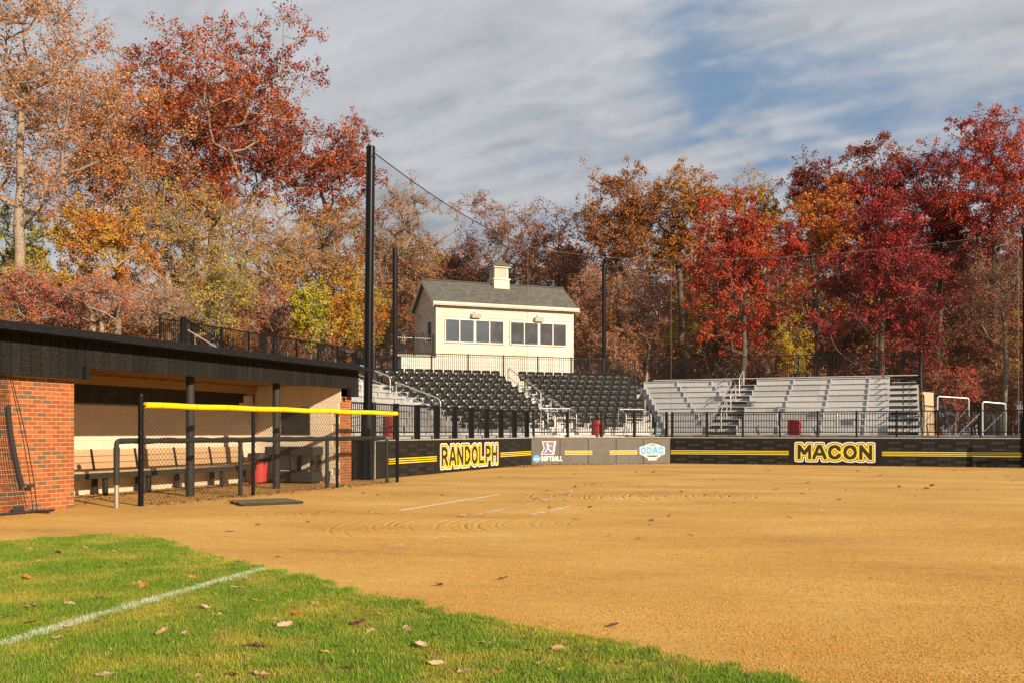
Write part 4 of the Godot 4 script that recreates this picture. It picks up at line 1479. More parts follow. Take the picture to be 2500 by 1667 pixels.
# ---------------------------------------------------------------- poles and net
func make_net() -> void:
	var p1 := C1 + UX * -13.7 + NX * -0.08
	var top1 := at(908, 372, 28.6)
	var p2 := Vector3((964.0 - 1250) / F * 48.5, 0, -48.5)
	var p3 := Vector3((1475.0 - 1250) / F * 60.0, 0, -60.0)
	var p4 := C2 + WDIR * 13.95 + Vector3(-WDIR.z, 0, WDIR.x) * -0.1
	var names := ["tall black steel pole with padded foot beside the dugout", "black steel pole by the press box stairs", "black steel pole behind the black seats' end by the plank bleachers", "black steel pole at the end of the rail beyond the shorter name"]
	var hs := [9.68, EYE + (HOR - 605) / F * 48.5, EYE + (HOR - 648) / F * 60.0, 9.3]
	var rs := [0.128, 0.125, 0.13, 0.128]
	var ps := [p1, p2, p3, p4]
	for k in 4:
		var t := thing("net_pole", names[k], "pole", ps[k], 0.0, "net poles")
		part("shaft", lathe([[0.0, 0.0], [rs[k], 0.0], [rs[k], hs[k] - 0.02], [rs[k] * 0.9, hs[k]], [0.0, hs[k]]], 24), M.black_steel, t)
		part("cap_band", lathe([[rs[k] + 0.004, hs[k] - 0.35], [rs[k] + 0.012, hs[k] - 0.34], [rs[k] + 0.012, hs[k] - 0.3], [rs[k] + 0.004, hs[k] - 0.29]], 24), M.black_rail, t)
		pipe("eye_bolt", [Vector3(0.1, hs[k] - 0.15, 0.05), Vector3(0.22, hs[k] - 0.15, 0.06)], 0.012, M.bare_steel, t, 6)
		if k == 0:
			part("foot_pad", lathe([[0.0, 0.0], [0.2, 0.0], [0.2, 1.9], [0.13, 1.92]], 20), M.black_rail, t)
			t.rotation.z = -0.011
		if k == 3:
			part("foot_pad", lathe([[0.0, 0.0], [0.2, 0.0], [0.2, 1.9], [0.13, 1.92]], 20), M.black_rail, t)
	var tops := [Vector3(p1.x + 0.2, 9.5, p1.z), Vector3(C1.x, 9.2, C1.z), Vector3(C2.x, 8.95, C2.z), Vector3(p4.x, 9.15, p4.z)]
	tops[1] += NX * -0.15
	tops[2] += Vector3(WDIR.z, 0, -WDIR.x) * 0.15
	var net := thing("backstop_net", "fine black backstop net hung between the tall poles", "net", Vector3.ZERO)
	for q in 3:
		var a: Vector3 = tops[q]
		var b: Vector3 = tops[q + 1]
		var len := Vector2(b.x - a.x, b.z - a.z).length()
		var sag := 0.028 * len
		var top_y := func(w: float) -> float:
			return lerpf(a.y, b.y, w) - sag * 4.0 * w * (1.0 - w) * 0.7
		var s := Shape.new()
		var nv := int(len / 0.05)
		for k in nv + 1:
			var w := float(k) / nv
			var p := a.lerp(b, w)
			s.rod(Vector3(p.x, 1.15, p.z), Vector3(p.x, top_y.call(w), p.z), 0.0014, 0.0014, 3)
		var nh := 160
		for k in nh + 1:
			var f := float(k) / nh
			var pts := PackedVector3Array()
			var rr := PackedFloat32Array()
			for j in 13:
				var w := j / 12.0
				var p := a.lerp(b, w)
				pts.append(Vector3(p.x, lerpf(1.15, top_y.call(w), f), p.z))
				rr.append(0.0014)
			s.ring_tube(pts, rr, 3, false)
		part("net_panel", s.mesh(), M.net_cord, net)
		var cable := []
		for j in 17:
			var w := j / 16.0
			var p := a.lerp(b, w)
			cable.append(Vector3(p.x, top_y.call(w), p.z))
		pipe("top_cable", cable, 0.016 if q == 0 else 0.007, M.net_cord if q == 0 else M.rope, net, 6)
		if q > 0:
			pipe("edge_rope", [Vector3(a.x, 1.15, a.z), a], 0.009, M.rope, net, 5)
	pipe("edge_rope", [Vector3(p1.x + 0.2, 1.15, p1.z), tops[0]], 0.007, M.rope, net, 5)
	pipe("edge_rope", [Vector3(p4.x - 0.3, 1.15, p4.z), tops[3] + Vector3(-0.3, 0, 0)], 0.012, M.rope, net, 5)
	for q in [[1, p2, hs[1]], [2, p3, hs[2]]]:
		var e: Vector3 = q[1] + Vector3(0.1, q[2] - 0.15, 0)
		pipe("guy_cable", [tops[q[0]], e], 0.006, M.rope, net, 4)

# ---------------------------------------------------------------- press box
func make_press_box() -> void:
	rng.seed = 120
	var o := Vector3(-4.24, 0, -54.0)
	var turn := deg_to_rad(22.2)
	var W := 8.49
	var D := 3.97
	var y0 := 5.62
	var y1 := 8.6
	var ridge := 10.02
	var t := thing("press_box", "cream clapboard press box with grey shingle roof and cupola", "building", o, turn)
	board("core", Vector3(W - 0.06, y1 - y0, D - 0.06), Vector3(W / 2, (y0 + y1) / 2, -D / 2), M.trim_cream, t)
	board("foundation", Vector3(W + 0.02, y0 - 0.02, D), Vector3(W / 2, y0 / 2 - 0.01, -D / 2 - 0.02), M.white_paint, t)
	for r in 8:
		for k in 11:
			board("foundation_block", Vector3(0.855, 0.192, 0.03), Vector3(-2.0 + 0.86 * (k + 0.5) + (0.43 if r % 2 else 0.0), 3.98 + 0.197 * r, 0.0), M.white_paint, t, Vector3.ZERO, 0.006)
	board("landing_base", Vector3(2.0, 5.5, D * 0.5), Vector3(-1.0, 2.75, -D * 0.25 - 0.02), M.white_paint, t)
	# clapboards round the windows
	var wins := [[0.54, 2.26], [2.34, 4.06], [4.47, 6.22], [6.3, 8.02]]
	var wy0 := 6.43
	var wy1 := 7.65
	var lap := 0.2
	var r := 0
	var y := y0
	while y < y1 - 0.02:
		var h := minf(lap, y1 - y)
		var runs := [[0.1, W - 0.1]]
		if y + h > wy0 - 0.08 and y < wy1 + 0.08:
			runs = [[0.1, wins[0][0] - 0.08], [wins[1][1] + 0.08, wins[2][0] - 0.08], [wins[3][1] + 0.08, W - 0.1]]
		for q in runs:
			board("clapboard", Vector3(q[1] - q[0] - 0.002, h + 0.012, 0.022), Vector3((q[0] + q[1]) / 2, y + h / 2, -0.014), M["siding%d" % (r % 2)], t, Vector3(-0.12, 0, 0), 0.002)
		board("clapboard", Vector3(0.022, h + 0.012, D - 0.2), Vector3(-0.005 + 0.0, y + h / 2, -D / 2), M["siding%d" % (r % 2)], t, Vector3(0, 0, -0.085), 0.002)
		board("clapboard", Vector3(0.022, h + 0.012, D - 0.2), Vector3(W + 0.005, y + h / 2, -D / 2), M["siding%d" % (r % 2)], t, Vector3(0, 0, 0.085), 0.002)
		y += lap
		r += 1
	for q in [[0.05, 0.0], [W - 0.05, 0.0]]:
		board("corner_trim", Vector3(0.11, y1 - y0, 0.1), Vector3(q[0], (y0 + y1) / 2, -0.03), M.trim_cream, t)
	board("corner_trim", Vector3(0.1, y1 - y0, 0.1), Vector3(0.03, (y0 + y1) / 2, -D + 0.03), M.trim_cream, t)
	for q in wins:
		var w := Node3D.new()
		w.name = "window"
		t.add_child(w, true)
		var mx: float = (q[0] + q[1]) / 2
		for x in [q[0], q[1]]:
			board("frame_post", Vector3(0.07, wy1 - wy0 + 0.14, 0.09), Vector3(x, (wy0 + wy1) / 2, -0.01), M.window_frame, w)
		board("mullion", Vector3(0.06, wy1 - wy0, 0.07), Vector3(mx, (wy0 + wy1) / 2, -0.01), M.window_frame, w)
		board("head", Vector3(q[1] - q[0] - 0.07, 0.07, 0.09), Vector3(mx, wy1 + 0.035, -0.01), M.window_frame, w)
		board("sill", Vector3(q[1] - q[0] - 0.07, 0.07, 0.11), Vector3(mx, wy0 - 0.035, 0.0), M.window_frame, w)
		for x in [(q[0] + mx) / 2, (q[1] + mx) / 2]:
			board("pane", Vector3((q[1] - q[0]) / 2 - 0.065, wy1 - wy0, 0.01), Vector3(x, (wy0 + wy1) / 2, -0.022), M.window_glass, w, Vector3(0, rng.randf_range(-0.006, 0.006), 0), 0.001)
	# wall lamps over the windows
	for q in [[2.4, 7.9], [6.28, 7.86]]:
		var l := board("wall_lamp", Vector3(0.56, 0.26, 0.2), Vector3(q[0] - 0.05, q[1], 0.12), M.lamp_grey, t, Vector3(0.12, 0, 0), 0.03)
		board("bracket", Vector3(0.06, 0.2, 0.05), Vector3(-0.05, 0.2, -0.02), M.window_frame, l)
	# gables, roof
	var s := Shape.new()
	for x in [0.02, W - 0.02]:
		var a := Vector3(x, y1, 0)
		var b := Vector3(x, ridge, -D / 2)
		var c := Vector3(x, y1, -D)
		s.tri(a, b, c)
		s.tri(c, b, a)
	part("gable_wall", s.mesh(), M.siding0, t)
	for k in 6:
		var f := (k + 0.5) / 7.0
		board("clapboard", Vector3(0.02, 0.2, D * (1.0 - f) - 0.1), Vector3(0.005, y1 + (ridge - y1) * f, -D / 2), M["siding%d" % (k % 2)], t, Vector3(0, 0, -0.085), 0.002)
	var ov := 0.32
	var pitch := atan2(ridge - y1, D / 2)
	var run := (D / 2 + ov) / cos(pitch)
	for side in [1, -1]:
		var dirv := Vector3(0, -sin(pitch), side * cos(pitch))
		var up := Vector3(0, cos(pitch), side * sin(pitch))
		var mid := Vector3(W / 2, ridge + 0.05, -D / 2) + dirv * run / 2
		board("roof_deck", Vector3(W + 0.5, 0.06, run), mid, M.shingle1, t, Vector3(pitch * side, 0, 0))
		var tones := []
		for k in 4:
			tones.append(Shape.new())
		var rows := int(run / 0.145)
		for k in rows:
			var x := -0.25 - rng.randf() * 0.2
			while x < W + 0.25:
				var w := rng.randf_range(0.2, 0.42)
				var xa := maxf(x, -0.25)
				var xb := minf(x + w, W + 0.25)
				if xb - xa > 0.03:
					var ctr := Vector3((xa + xb) / 2, ridge + 0.05, -D / 2) + dirv * (run - 0.08 - 0.145 * k) + up * (0.042 + rng.randf() * 0.004)
					(tones[rng.randi_range(0, 3)] as Shape).box(ctr, Vector3(xb - xa - 0.008, 0.012, 0.17), Basis(Vector3.RIGHT, pitch * side + 0.035 * side))
				x += w
		for k in 4:
			part("shingle_layer", tones[k].mesh(), M["shingle%d" % k], t).set_meta("kind", "stuff")
	board("ridge_cap", Vector3(W + 0.5, 0.05, 0.25), Vector3(W / 2, ridge + 0.1, -D / 2), M.shingle1, t)
	board("eave_fascia", Vector3(W + 0.5, 0.2, 0.05), Vector3(W / 2, y1 + ov * -tan(pitch) + 0.13, ov - 0.01), M.trim_cream, t)
	board("soffit", Vector3(W + 0.4, 0.03, ov), Vector3(W / 2, y1 - 0.13, ov / 2), M.trim_cream, t)
	for side in [1, -1]:
		var dirv := Vector3(0, -sin(pitch), side * cos(pitch))
		for x in [-0.24, W + 0.24]:
			board("rake_board", Vector3(0.04, 0.16, run), Vector3(x, ridge - 0.02, -D / 2) + dirv * run / 2, M.trim_cream, t, Vector3(pitch * side, 0, 0))
	# side door, window and lamp
	var door := board("door", Vector3(0.05, 2.0, 0.9), Vector3(-0.045, y0 + 1.02, -2.35), M.window_frame, t)
	board("door_light", Vector3(0.02, 0.35, 0.25), Vector3(-0.03, 0.3, 0.1), M.window_glass, door)
	board("handle", Vector3(0.06, 0.04, 0.1), Vector3(-0.05, -0.05, 0.35), M.bare_steel, door)
	var sw := board("side_window", Vector3(0.05, 1.3, 0.8), Vector3(-0.045, 7.0, -0.95), M.window_frame, t)
	board("pane", Vector3(0.02, 1.14, 0.64), Vector3(-0.025, 0, 0), M.window_glass, sw)
	board("side_lamp", Vector3(0.2, 0.12, 0.3), Vector3(-0.15, 8.15, -3.0), M.lamp_grey, t)
	# cupola on the ridge
	var c := Node3D.new()
	c.name = "cupola"
	t.add_child(c)
	c.position = Vector3(4.55, ridge - 0.2, -D / 2)
	c.scale = Vector3(0.88, 0.9, 0.88)
	board("base", Vector3(1.1, 0.6, 1.1), Vector3(0, 0.25, 0), M.trim_cream, c)
	board("base_moulding", Vector3(1.24, 0.1, 1.24), Vector3(0, 0.58, 0), M.trim_cream, c, Vector3.ZERO, 0.02)
	board("shaft", Vector3(0.98, 0.75, 0.98), Vector3(0, 0.98, 0), M.trim_cream, c)
	for k in 5:
		board("louvre", Vector3(0.56, 0.025, 0.06), Vector3(0, 0.78 + 0.11 * k, 0.5), M.trim_cream, c, Vector3(0.6, 0, 0))
		board("louvre", Vector3(0.06, 0.025, 0.56), Vector3(-0.5, 0.78 + 0.11 * k, 0), M.trim_cream, c, Vector3(0, 0, 0.6))
	for x in [-0.33, 0.33]:
		board("louvre_frame", Vector3(0.06, 0.6, 0.05), Vector3(x, 1.0, 0.5), M.trim_cream, c)
		board("louvre_frame", Vector3(0.05, 0.6, 0.06), Vector3(-0.5, 1.0, x), M.trim_cream, c)
	board("louvre_shade", Vector3(0.58, 0.56, 0.01), Vector3(0, 1.0, 0.494), M.lamp_grey, c)
	board("louvre_shade", Vector3(0.01, 0.56, 0.58), Vector3(-0.494, 1.0, 0), M.lamp_grey, c)
	board("cornice", Vector3(1.26, 0.1, 1.26), Vector3(0, 1.38, 0), M.trim_cream, c, Vector3.ZERO, 0.02)
	var rs := Shape.new()
	var apex := Vector3(0, 1.95, 0)
	var e := 0.72
	var q4 := [Vector3(-e, 1.43, e), Vector3(e, 1.43, e), Vector3(e, 1.43, -e), Vector3(-e, 1.43, -e)]
	for k in 4:
		rs.tri(q4[k], apex, q4[(k + 1) % 4])
	rs.quad(q4[3], q4[0], q4[1], q4[2])
	part("cupola_roof", rs.mesh(), M.shingle2, c)
	pipe("finial_rod", [Vector3(0, 1.9, 0), Vector3(0, 3.1, 0)], 0.02, M.black_rail, c, 6)
	pipe("finial_arm", [Vector3(-0.3, 2.45, 0), Vector3(0.3, 2.45, 0)], 0.012, M.black_rail, c, 5)
	pipe("finial_arm", [Vector3(0, 2.45, -0.3), Vector3(0, 2.45, 0.3)], 0.012, M.black_rail, c, 5)
	# landing and its rails
	var ld := thing("landing", "grey landing deck before the press box side door", "landing", o, turn)
	board("deck", Vector3(2.35, 0.12, 3.3), Vector3(-1.25, 5.6, -1.7), M.concrete, ld)
	for z in [-0.3, -3.0]:
		board("support", Vector3(0.1, 5.5, 0.1), Vector3(-2.3, 2.75, z), M.black_rail, ld)
	railing("black railing along the landing beside the press box", o + Vector3(0, 0, 0), turn, -2.35, -0.15, 5.75, 6.78, 5.62, 1.0)
	var sr := railing("black sloping railing of the press box stairs", Transform3D(Basis(Vector3.UP, turn), o) * Vector3(-2.4, 0, -0.1), turn + PI / 2 + 0.35, 0.0, 3.4, 5.3, 6.4, 4.6, 1.1)
	sr.rotation.z = -0.12
	var st := thing("silver_rail", "silver grab rail on the press box landing", "handrail", o, turn)
	pipe("tube", [Vector3(-2.2, 6.55, -0.08), Vector3(-0.3, 6.55, -0.08)], 0.02, M.silver_tube, st)
	for x in [-1.7, -0.6]:
		pipe("stay", [Vector3(x, 6.4, -0.02), Vector3(x, 6.56, -0.08)], 0.015, M.silver_tube, st, 5)

# ---------------------------------------------------------------- trees
# opt: h height, w crown width, base crown base height, clumps, rad clump radius, leaves per clump, leaf size, twigs per clump, cols palette, bark, girth, stems
func tree_parts(opt: Dictionary, seed_: int) -> Array:
	var r := RandomNumberGenerator.new()
	r.seed = seed_
	var h: float = opt.h
	var w: float = opt.w
	var base: float = opt.base
	var pos := PackedVector3Array()
	var par := PackedInt32Array()
	var wt := PackedFloat32Array()
	var stems: int = opt.get("stems", 1)
	var trunk_top: float = opt.get("trunk", 0.72) * h
	for st in stems:
		var lean := Vector3(r.randf_range(-1, 1), 0, r.randf_range(-1, 1)) * (0.25 if stems > 1 else 0.05)
		var p := Vector3(r.randf_range(-0.3, 0.3), 0, r.randf_range(-0.3, 0.3)) if stems > 1 else Vector3.ZERO
		var k0 := -1
		var y := 0.0
		var dy := maxf(h / 26.0, 0.35)
		while y < trunk_top:
			pos.append(p)
			par.append(k0)
			wt.append(0.0)
			k0 = pos.size() - 1
			p += Vector3(lean.x * dy + r.randfn(0, 0.05) * dy, dy, lean.z * dy + r.randfn(0, 0.05) * dy)
			y += dy
	# clump centres inside an uneven crown
	var rad: float = opt.rad
	var cl := []
	var lump := FastNoiseLite.new()
	lump.seed = seed_
	lump.frequency = 0.55
	lump.fractal_octaves = 2
	var mid := Vector3(0, lerpf(base, h, 0.5), 0)
	var n: int = opt.clumps
	while cl.size() < n:
		var v := Vector3(r.randfn(), r.randfn(), r.randfn()).normalized()
		var reach := 1.0 + 0.55 * lump.get_noise_3d(v.x * 2.0, v.y * 2.0, v.z * 2.0)
		v *= reach * pow(r.randf(), 0.42)
		var p := mid + Vector3(v.x * (w * 0.5 - rad * 0.5), v.y * ((h - base) * 0.5 - rad * 0.4), v.z * (w * 0.45 - rad * 0.5))
		p.y = clampf(p.y, base - rad, h - rad * 0.3)
		cl.append(p)
	cl.sort_custom(func(a: Vector3, b: Vector3) -> bool: return Vector2(a.x, a.z).length() + absf(a.y - base) * 0.3 < Vector2(b.x, b.z).length() + absf(b.y - base) * 0.3)
	var tips := []
	for c: Vector3 in cl:
		var best := 0
		var cost := 1e9
		for k in pos.size():
			var q := pos[k]
			if q.y < base * 0.55 and stems == 1:
				continue
			var dd := c.distance_to(q)
			var rise := c.y - q.y
			dd += maxf(0.0, 0.35 * dd - rise) * 1.3
			if dd < cost:
				cost = dd
				best = k
		var a := pos[best]
		var steps := clampi(int(a.distance_to(c) / 0.8), 1, 6)
		var prev := best
		var sag := Vector3(r.randfn(0, 0.1), r.randf_range(-0.16, 0.02), r.randfn(0, 0.1)) * a.distance_to(c)
		for k in range(1, steps + 1):
			var f := float(k) / steps
			pos.append(a.lerp(c, f) + sag * sin(PI * f) + Vector3(r.randfn(0, 0.06), r.randfn(0, 0.06), r.randfn(0, 0.06)))
			par.append(prev)
			wt.append(0.0)
			prev = pos.size() - 1
		tips.append(prev)
		wt[prev] = 1.0
	for k in range(pos.size() - 1, -1, -1):
		if par[k] >= 0:
			wt[par[k]] += wt[k]
	var girth: float = 0.72 * opt.get("girth", 0.024)
	var wood := Shape.new()
	for k in pos.size():
		if par[k] < 0 or wt[k] <= 0.0:
			continue
		var ra: float = girth * pow(maxf(wt[par[k]], 1.0), 0.5)
		var rb: float = girth * pow(maxf(wt[k], 1.0), 0.5)
		if par[par[k]] < 0:
			ra *= 1.25
		if rb < ra * 0.6:
			ra = rb * 1.5
		wood.rod(pos[par[k]], pos[k], ra, rb, 7 if rb > 0.12 else (5 if rb > 0.05 else 4))
	# twigs and leaves
	var leaf := Shape.new()
	leaf.colored = true
	var cols: Array = opt.cols
	var per := int(opt.leaves * opt.get("dense", 3.1))
	var twigs: int = opt.get("twigs", 8)
	var ls: float = 0.82 * opt.get("leaf", 0.17)
	var thin: float = opt.get("thin", 0.009)
	var squash: float = opt.get("squash", 0.75)
	var lv := leaf.v
	var ln := leaf.n
	var lc := leaf.c
	var li := leaf.i
	for ti in tips.size():
		var c: Vector3 = pos[tips[ti]]
		var mixw: float = minf(r.randf(), 0.999) * (cols.size() - 1)
		var cc: Color = (cols[int(mixw)] as Color).lerp(cols[mini(int(mixw) + 1, cols.size() - 1)], mixw - int(mixw))
		var full := r.randf_range(0.5, 1.4)
		var cr := rad * r.randf_range(0.7, 1.25)
		var ends := []
		for k in twigs:
			var v := Vector3(r.randfn(), r.randfn() * squash + 0.25, r.randfn()).normalized() * cr * r.randf_range(0.55, 1.15)
			var q := c + v * 0.5 + Vector3(r.randfn(0, 0.05), r.randf_range(0, 0.12) * cr, r.randfn(0, 0.05))
			var e := c + v
			wood.rod(c, q, thin * 1.5, thin, 3)
			wood.rod(q, e, thin, thin * 0.45, 3)
			ends.append([q, e])
			if opt.get("fine", 0):
				for j in int(opt.fine):
					var f := r.randf()
					var s0 := q.lerp(e, f)
					wood.rod(s0, s0 + Vector3(r.randfn(), r.randfn() + 0.5, r.randfn()).normalized() * cr * r.randf_range(0.25, 0.6), thin * 0.6, thin * 0.3, 3)
		for k in int(per * full):
			var en: Array = ends[r.randi() % ends.size()]
			var f := pow(r.randf(), 0.45)
			var p: Vector3 = (c.lerp(en[0], f) if r.randf() < 0.14 else (en[0] as Vector3).lerp(en[1], f)) + Vector3(r.randfn(), r.randfn(), r.randfn()) * 0.1 * cr
			var ax := Vector3(r.randfn(), r.randfn() * 0.7 - 0.35, r.randfn()).normalized()
			var sd := ax.cross(Vector3(r.randfn(), r.randfn(), r.randfn())).normalized()
			var nm := ax.cross(sd)
			var z := ls * r.randf_range(0.6, 1.25)
			var wd := z * r.randf_range(0.28, 0.42)
			var k0 := lv.size()
			var tip := p + ax * z
			var m := p + ax * z * 0.55
			lv.append(p); lv.append(m - sd * wd - nm * wd * 0.3); lv.append(tip); lv.append(m + sd * wd - nm * wd * 0.3)
			ln.append(-nm); ln.append(-nm); ln.append(-nm); ln.append(-nm)
			var g := r.randf_range(0.8, 1.45)
			var lcol := Color(cc.r * g, cc.g * g * r.randf_range(0.88, 1.12), cc.b * g)
			lc.append(lcol); lc.append(lcol); lc.append(lcol); lc.append(lcol)
			li.append(k0); li.append(k0 + 1); li.append(k0 + 2)
			li.append(k0); li.append(k0 + 2); li.append(k0 + 3)
	leaf.v = lv
	leaf.n = ln
	leaf.c = lc
	leaf.i = li
	return [wood.mesh(), leaf.mesh()]

var kinds := {}

func plant(called: String, label: String, category: String, opt: Dictionary, where: Vector3, seed_: int, group: String) -> Node3D:
	var t := thing(called, label, category, where, 0.0, group)
	var mesh_pair := tree_parts(opt, seed_)
	part("trunk", mesh_pair[0], M["bark%d" % int(opt.get("bark", 1))], t)
	part("crown", mesh_pair[1], M.leaf, t)
	return t

func spot(px: float, d: float) -> Vector3:
	return Vector3((px - 1250.0) / F * d, -0.03, -d)

func tall(py: float, d: float) -> float:
	return EYE + (HOR - py) / F * d

func make_trees() -> void:
	var rust := [Color(0.17, 0.024, 0.008), Color(0.29, 0.05, 0.01), Color(0.38, 0.085, 0.015)]
	var tan_ := [Color(0.38, 0.17, 0.06), Color(0.46, 0.22, 0.085), Color(0.36, 0.14, 0.04)]
	var amber := [Color(0.3, 0.12, 0.015), Color(0.38, 0.17, 0.02), Color(0.25, 0.08, 0.012)]
	var gold := [Color(0.42, 0.22, 0.02), Color(0.5, 0.28, 0.02), Color(0.38, 0.16, 0.015)]
	var yellow := [Color(0.45, 0.3, 0.015), Color(0.52, 0.36, 0.02), Color(0.35, 0.28, 0.02)]
	var lime := [Color(0.22, 0.25, 0.012), Color(0.36, 0.33, 0.015), Color(0.42, 0.3, 0.02)]
	var crimson := [Color(0.16, 0.01, 0.011), Color(0.27, 0.015, 0.017), Color(0.36, 0.035, 0.022)]
	var red := [Color(0.25, 0.02, 0.01), Color(0.38, 0.036, 0.015), Color(0.45, 0.075, 0.018)]
	var scarlet := [Color(0.42, 0.045, 0.035), Color(0.5, 0.08, 0.06), Color(0.34, 0.04, 0.03)]
	var orange := [Color(0.38, 0.09, 0.01), Color(0.46, 0.14, 0.012), Color(0.3, 0.06, 0.01)]
	var pink := [Color(0.34, 0.14, 0.065), Color(0.42, 0.2, 0.1), Color(0.3, 0.11, 0.045)]
	var brown := [Color(0.2, 0.075, 0.025), Color(0.27, 0.11, 0.04), Color(0.24, 0.07, 0.03)]
	var umber := [Color(0.12, 0.04, 0.018), Color(0.18, 0.05, 0.02), Color(0.22, 0.09, 0.03)]
	# name, label, px, top row, depth, crown width px, crown base row, palette, clumps, leaves, twigs, extra
	var big := "large trees of the wood"
	var list := [
		["oak_tree", "huge rust red oak towering over the dugout", 525, 72, 58.0, 500, 580, rust, 240, 72, 10, {"rad": 1.25, "bark": 2, "girth": 0.036, "leaf": 0.19}],
		["oak_tree", "tall thin tan leaved oak at the dugout's near end", 60, -90, 44.0, 480, 560, tan_, 170, 45, 9, {"rad": 1.0, "bark": 2, "leaf": 0.15, "fine": 2}],
		["oak_tree", "orange brown oak between the tan oak and the rust red oak", 285, 185, 53.0, 380, 640, [tan_[0], tan_[2], rust[2], tan_[1]], 130, 75, 9, {"rad": 1.05, "bark": 1, "leaf": 0.16}],
		["oak_tree", "rust red oak limb tree leaning out beside the tall net pole", 790, 275, 61.0, 290, 580, rust, 95, 70, 9, {"rad": 1.0, "bark": 1, "leaf": 0.17}],
		["maple_tree", "golden orange maple above the dugout roof", 225, 470, 47.0, 250, 760, [gold[1], orange[1], yellow[0]], 85, 85, 8, {"rad": 0.75, "bark": 2, "leaf": 0.13, "fine": 2}],
		["maple_tree", "green yellow maple beside the golden orange maple", 40, 500, 46.0, 200, 760, lime, 60, 70, 8, {"rad": 0.65, "bark": 1, "leaf": 0.13}],
		["bare_tree", "nearly bare grey tan tree behind the dugout railing", 420, 440, 52.0, 300, 760, [tan_[1], gold[0], lime[1]], 100, 30, 9, {"rad": 1.0, "bark": 2, "girth": 0.034, "fine": 2, "thin": 0.015, "leaf": 0.13}],
		["bare_tree", "nearly bare pinkish tree over the railing's middle", 640, 500, 54.0, 300, 780, [gold[1], orange[1], yellow[2]], 100, 34, 9, {"rad": 1.0, "bark": 2, "girth": 0.034, "fine": 2, "thin": 0.015, "leaf": 0.13}],
		["bare_tree", "nearly bare brown tree just past the tall net pole", 985, 415, 66.0, 230, 760, [amber[1], tan_[0]], 80, 22, 9, {"rad": 1.0, "bark": 2, "girth": 0.034, "fine": 2, "thin": 0.015, "leaf": 0.15}],
		["bare_tree", "nearly bare twiggy tree close to the tall net pole", 800, 520, 57.0, 240, 800, [lime[2], orange[0], gold[0]], 90, 34, 9, {"rad": 1.0, "bark": 1, "fine": 2, "thin": 0.015, "leaf": 0.14}],
		["oak_tree", "olive orange oak behind the press box stairs", 960, 525, 70.0, 220, 780, [amber[0], amber[1], brown[1], lime[2]], 70, 75, 8, {"rad": 1.1, "bark": 1, "leaf": 0.17}],
		["oak_tree", "dark brown red oak beyond the press box roof", 1120, 570, 78.0, 170, 800, [umber[0], umber[1], brown[0]], 60, 75, 8, {"rad": 1.1, "bark": 0, "leaf": 0.18}],
		["oak_tree", "thin topped pinkish brown oak over the cupola", 1240, 455, 76.0, 240, 760, [brown[0], brown[2], pink[2]], 85, 48, 11, {"rad": 1.1, "bark": 1, "leaf": 0.17, "fine": 1}],
		["oak_tree", "pinkish brown oak past the press box roof end", 1380, 510, 74.0, 190, 780, [brown[1], pink[2], brown[2]], 75, 55, 10, {"rad": 1.05, "bark": 1, "leaf": 0.17}],
		["oak_tree", "orange brown oak with forked trunk behind the press box", 1520, 415, 70.0, 220, 690, [amber[0], amber[2], brown[1]], 95, 85, 8, {"rad": 1.15, "bark": 0, "girth": 0.03, "leaf": 0.18, "trunk": 0.6}],
		["oak_tree", "bright orange brown oak beside the forked oak", 1660, 403, 71.0, 230, 690, [amber[1], amber[0], gold[2]], 95, 85, 8, {"rad": 1.15, "bark": 0, "girth": 0.03, "leaf": 0.18, "trunk": 0.6}],
		["tulip_tree", "tall golden yellow tree behind the red maple", 1835, 425, 78.0, 190, 720, [gold[0], amber[1], yellow[0]], 85, 75, 8, {"rad": 1.1, "bark": 1, "leaf": 0.18}],
		["maple_tree", "bright red maple with spreading skirt behind the plank bleachers", 1800, 490, 62.0, 250, 880, red, 120, 100, 8, {"rad": 1.05, "bark": 0, "leaf": 0.17}],
		["maple_tree", "glowing orange maple between two red maples", 2005, 435, 66.0, 190, 700, [orange[0], orange[1], gold[2]], 80, 95, 8, {"rad": 1.05, "bark": 0, "leaf": 0.17}],
		["oak_tree", "dark maroon oak top rising behind the orange maple", 1985, 365, 76.0, 130, 560, [umber[1], red[0], umber[0]], 40, 90, 8, {"rad": 1.1, "bark": 0, "leaf": 0.19}],
		["oak_tree", "tall brownish red oak behind the crimson maple", 2140, 330, 74.0, 210, 640, [red[0], umber[1], rust[1]], 90, 100, 8, {"rad": 1.2, "bark": 0, "leaf": 0.19}],
		["maple_tree", "deep crimson maple overhanging the bleacher end", 2160, 455, 60.0, 270, 900, crimson, 130, 105, 8, {"rad": 1.05, "bark": 0, "leaf": 0.17}],
		["oak_tree", "tallest red oak above the practice screens", 2420, 285, 68.0, 330, 700, [red[0], red[1], rust[2]], 150, 105, 8, {"rad": 1.2, "bark": 0, "girth": 0.028, "leaf": 0.18}],
		["oak_tree", "dark red oak between the crimson maple and the tallest oak", 2285, 375, 72.0, 200, 820, [umber[1], red[0], crimson[1]], 100, 95, 8, {"rad": 1.15, "bark": 0, "leaf": 0.18}],
		["bare_tree", "nearly bare grey tree beside the end pole", 2455, 560, 58.0, 180, 860, [pink[2], umber[2], red[0]], 70, 22, 9, {"rad": 0.9, "bark": 1, "fine": 2, "leaf": 0.15}],
	]
	var sd := 1000
	for q in list:
		sd += 7
		var d: float = q[4]
		var opt := {"h": tall(q[3], d) + 0.4, "w": 1.2 * q[5] / F * d, "base": tall(q[6], d), "cols": q[7], "clumps": q[8], "leaves": q[9], "twigs": q[10]}
		opt.merge(q[11], true)
		plant(q[0], q[1], "tree", opt, spot(q[2], d), sd, big)
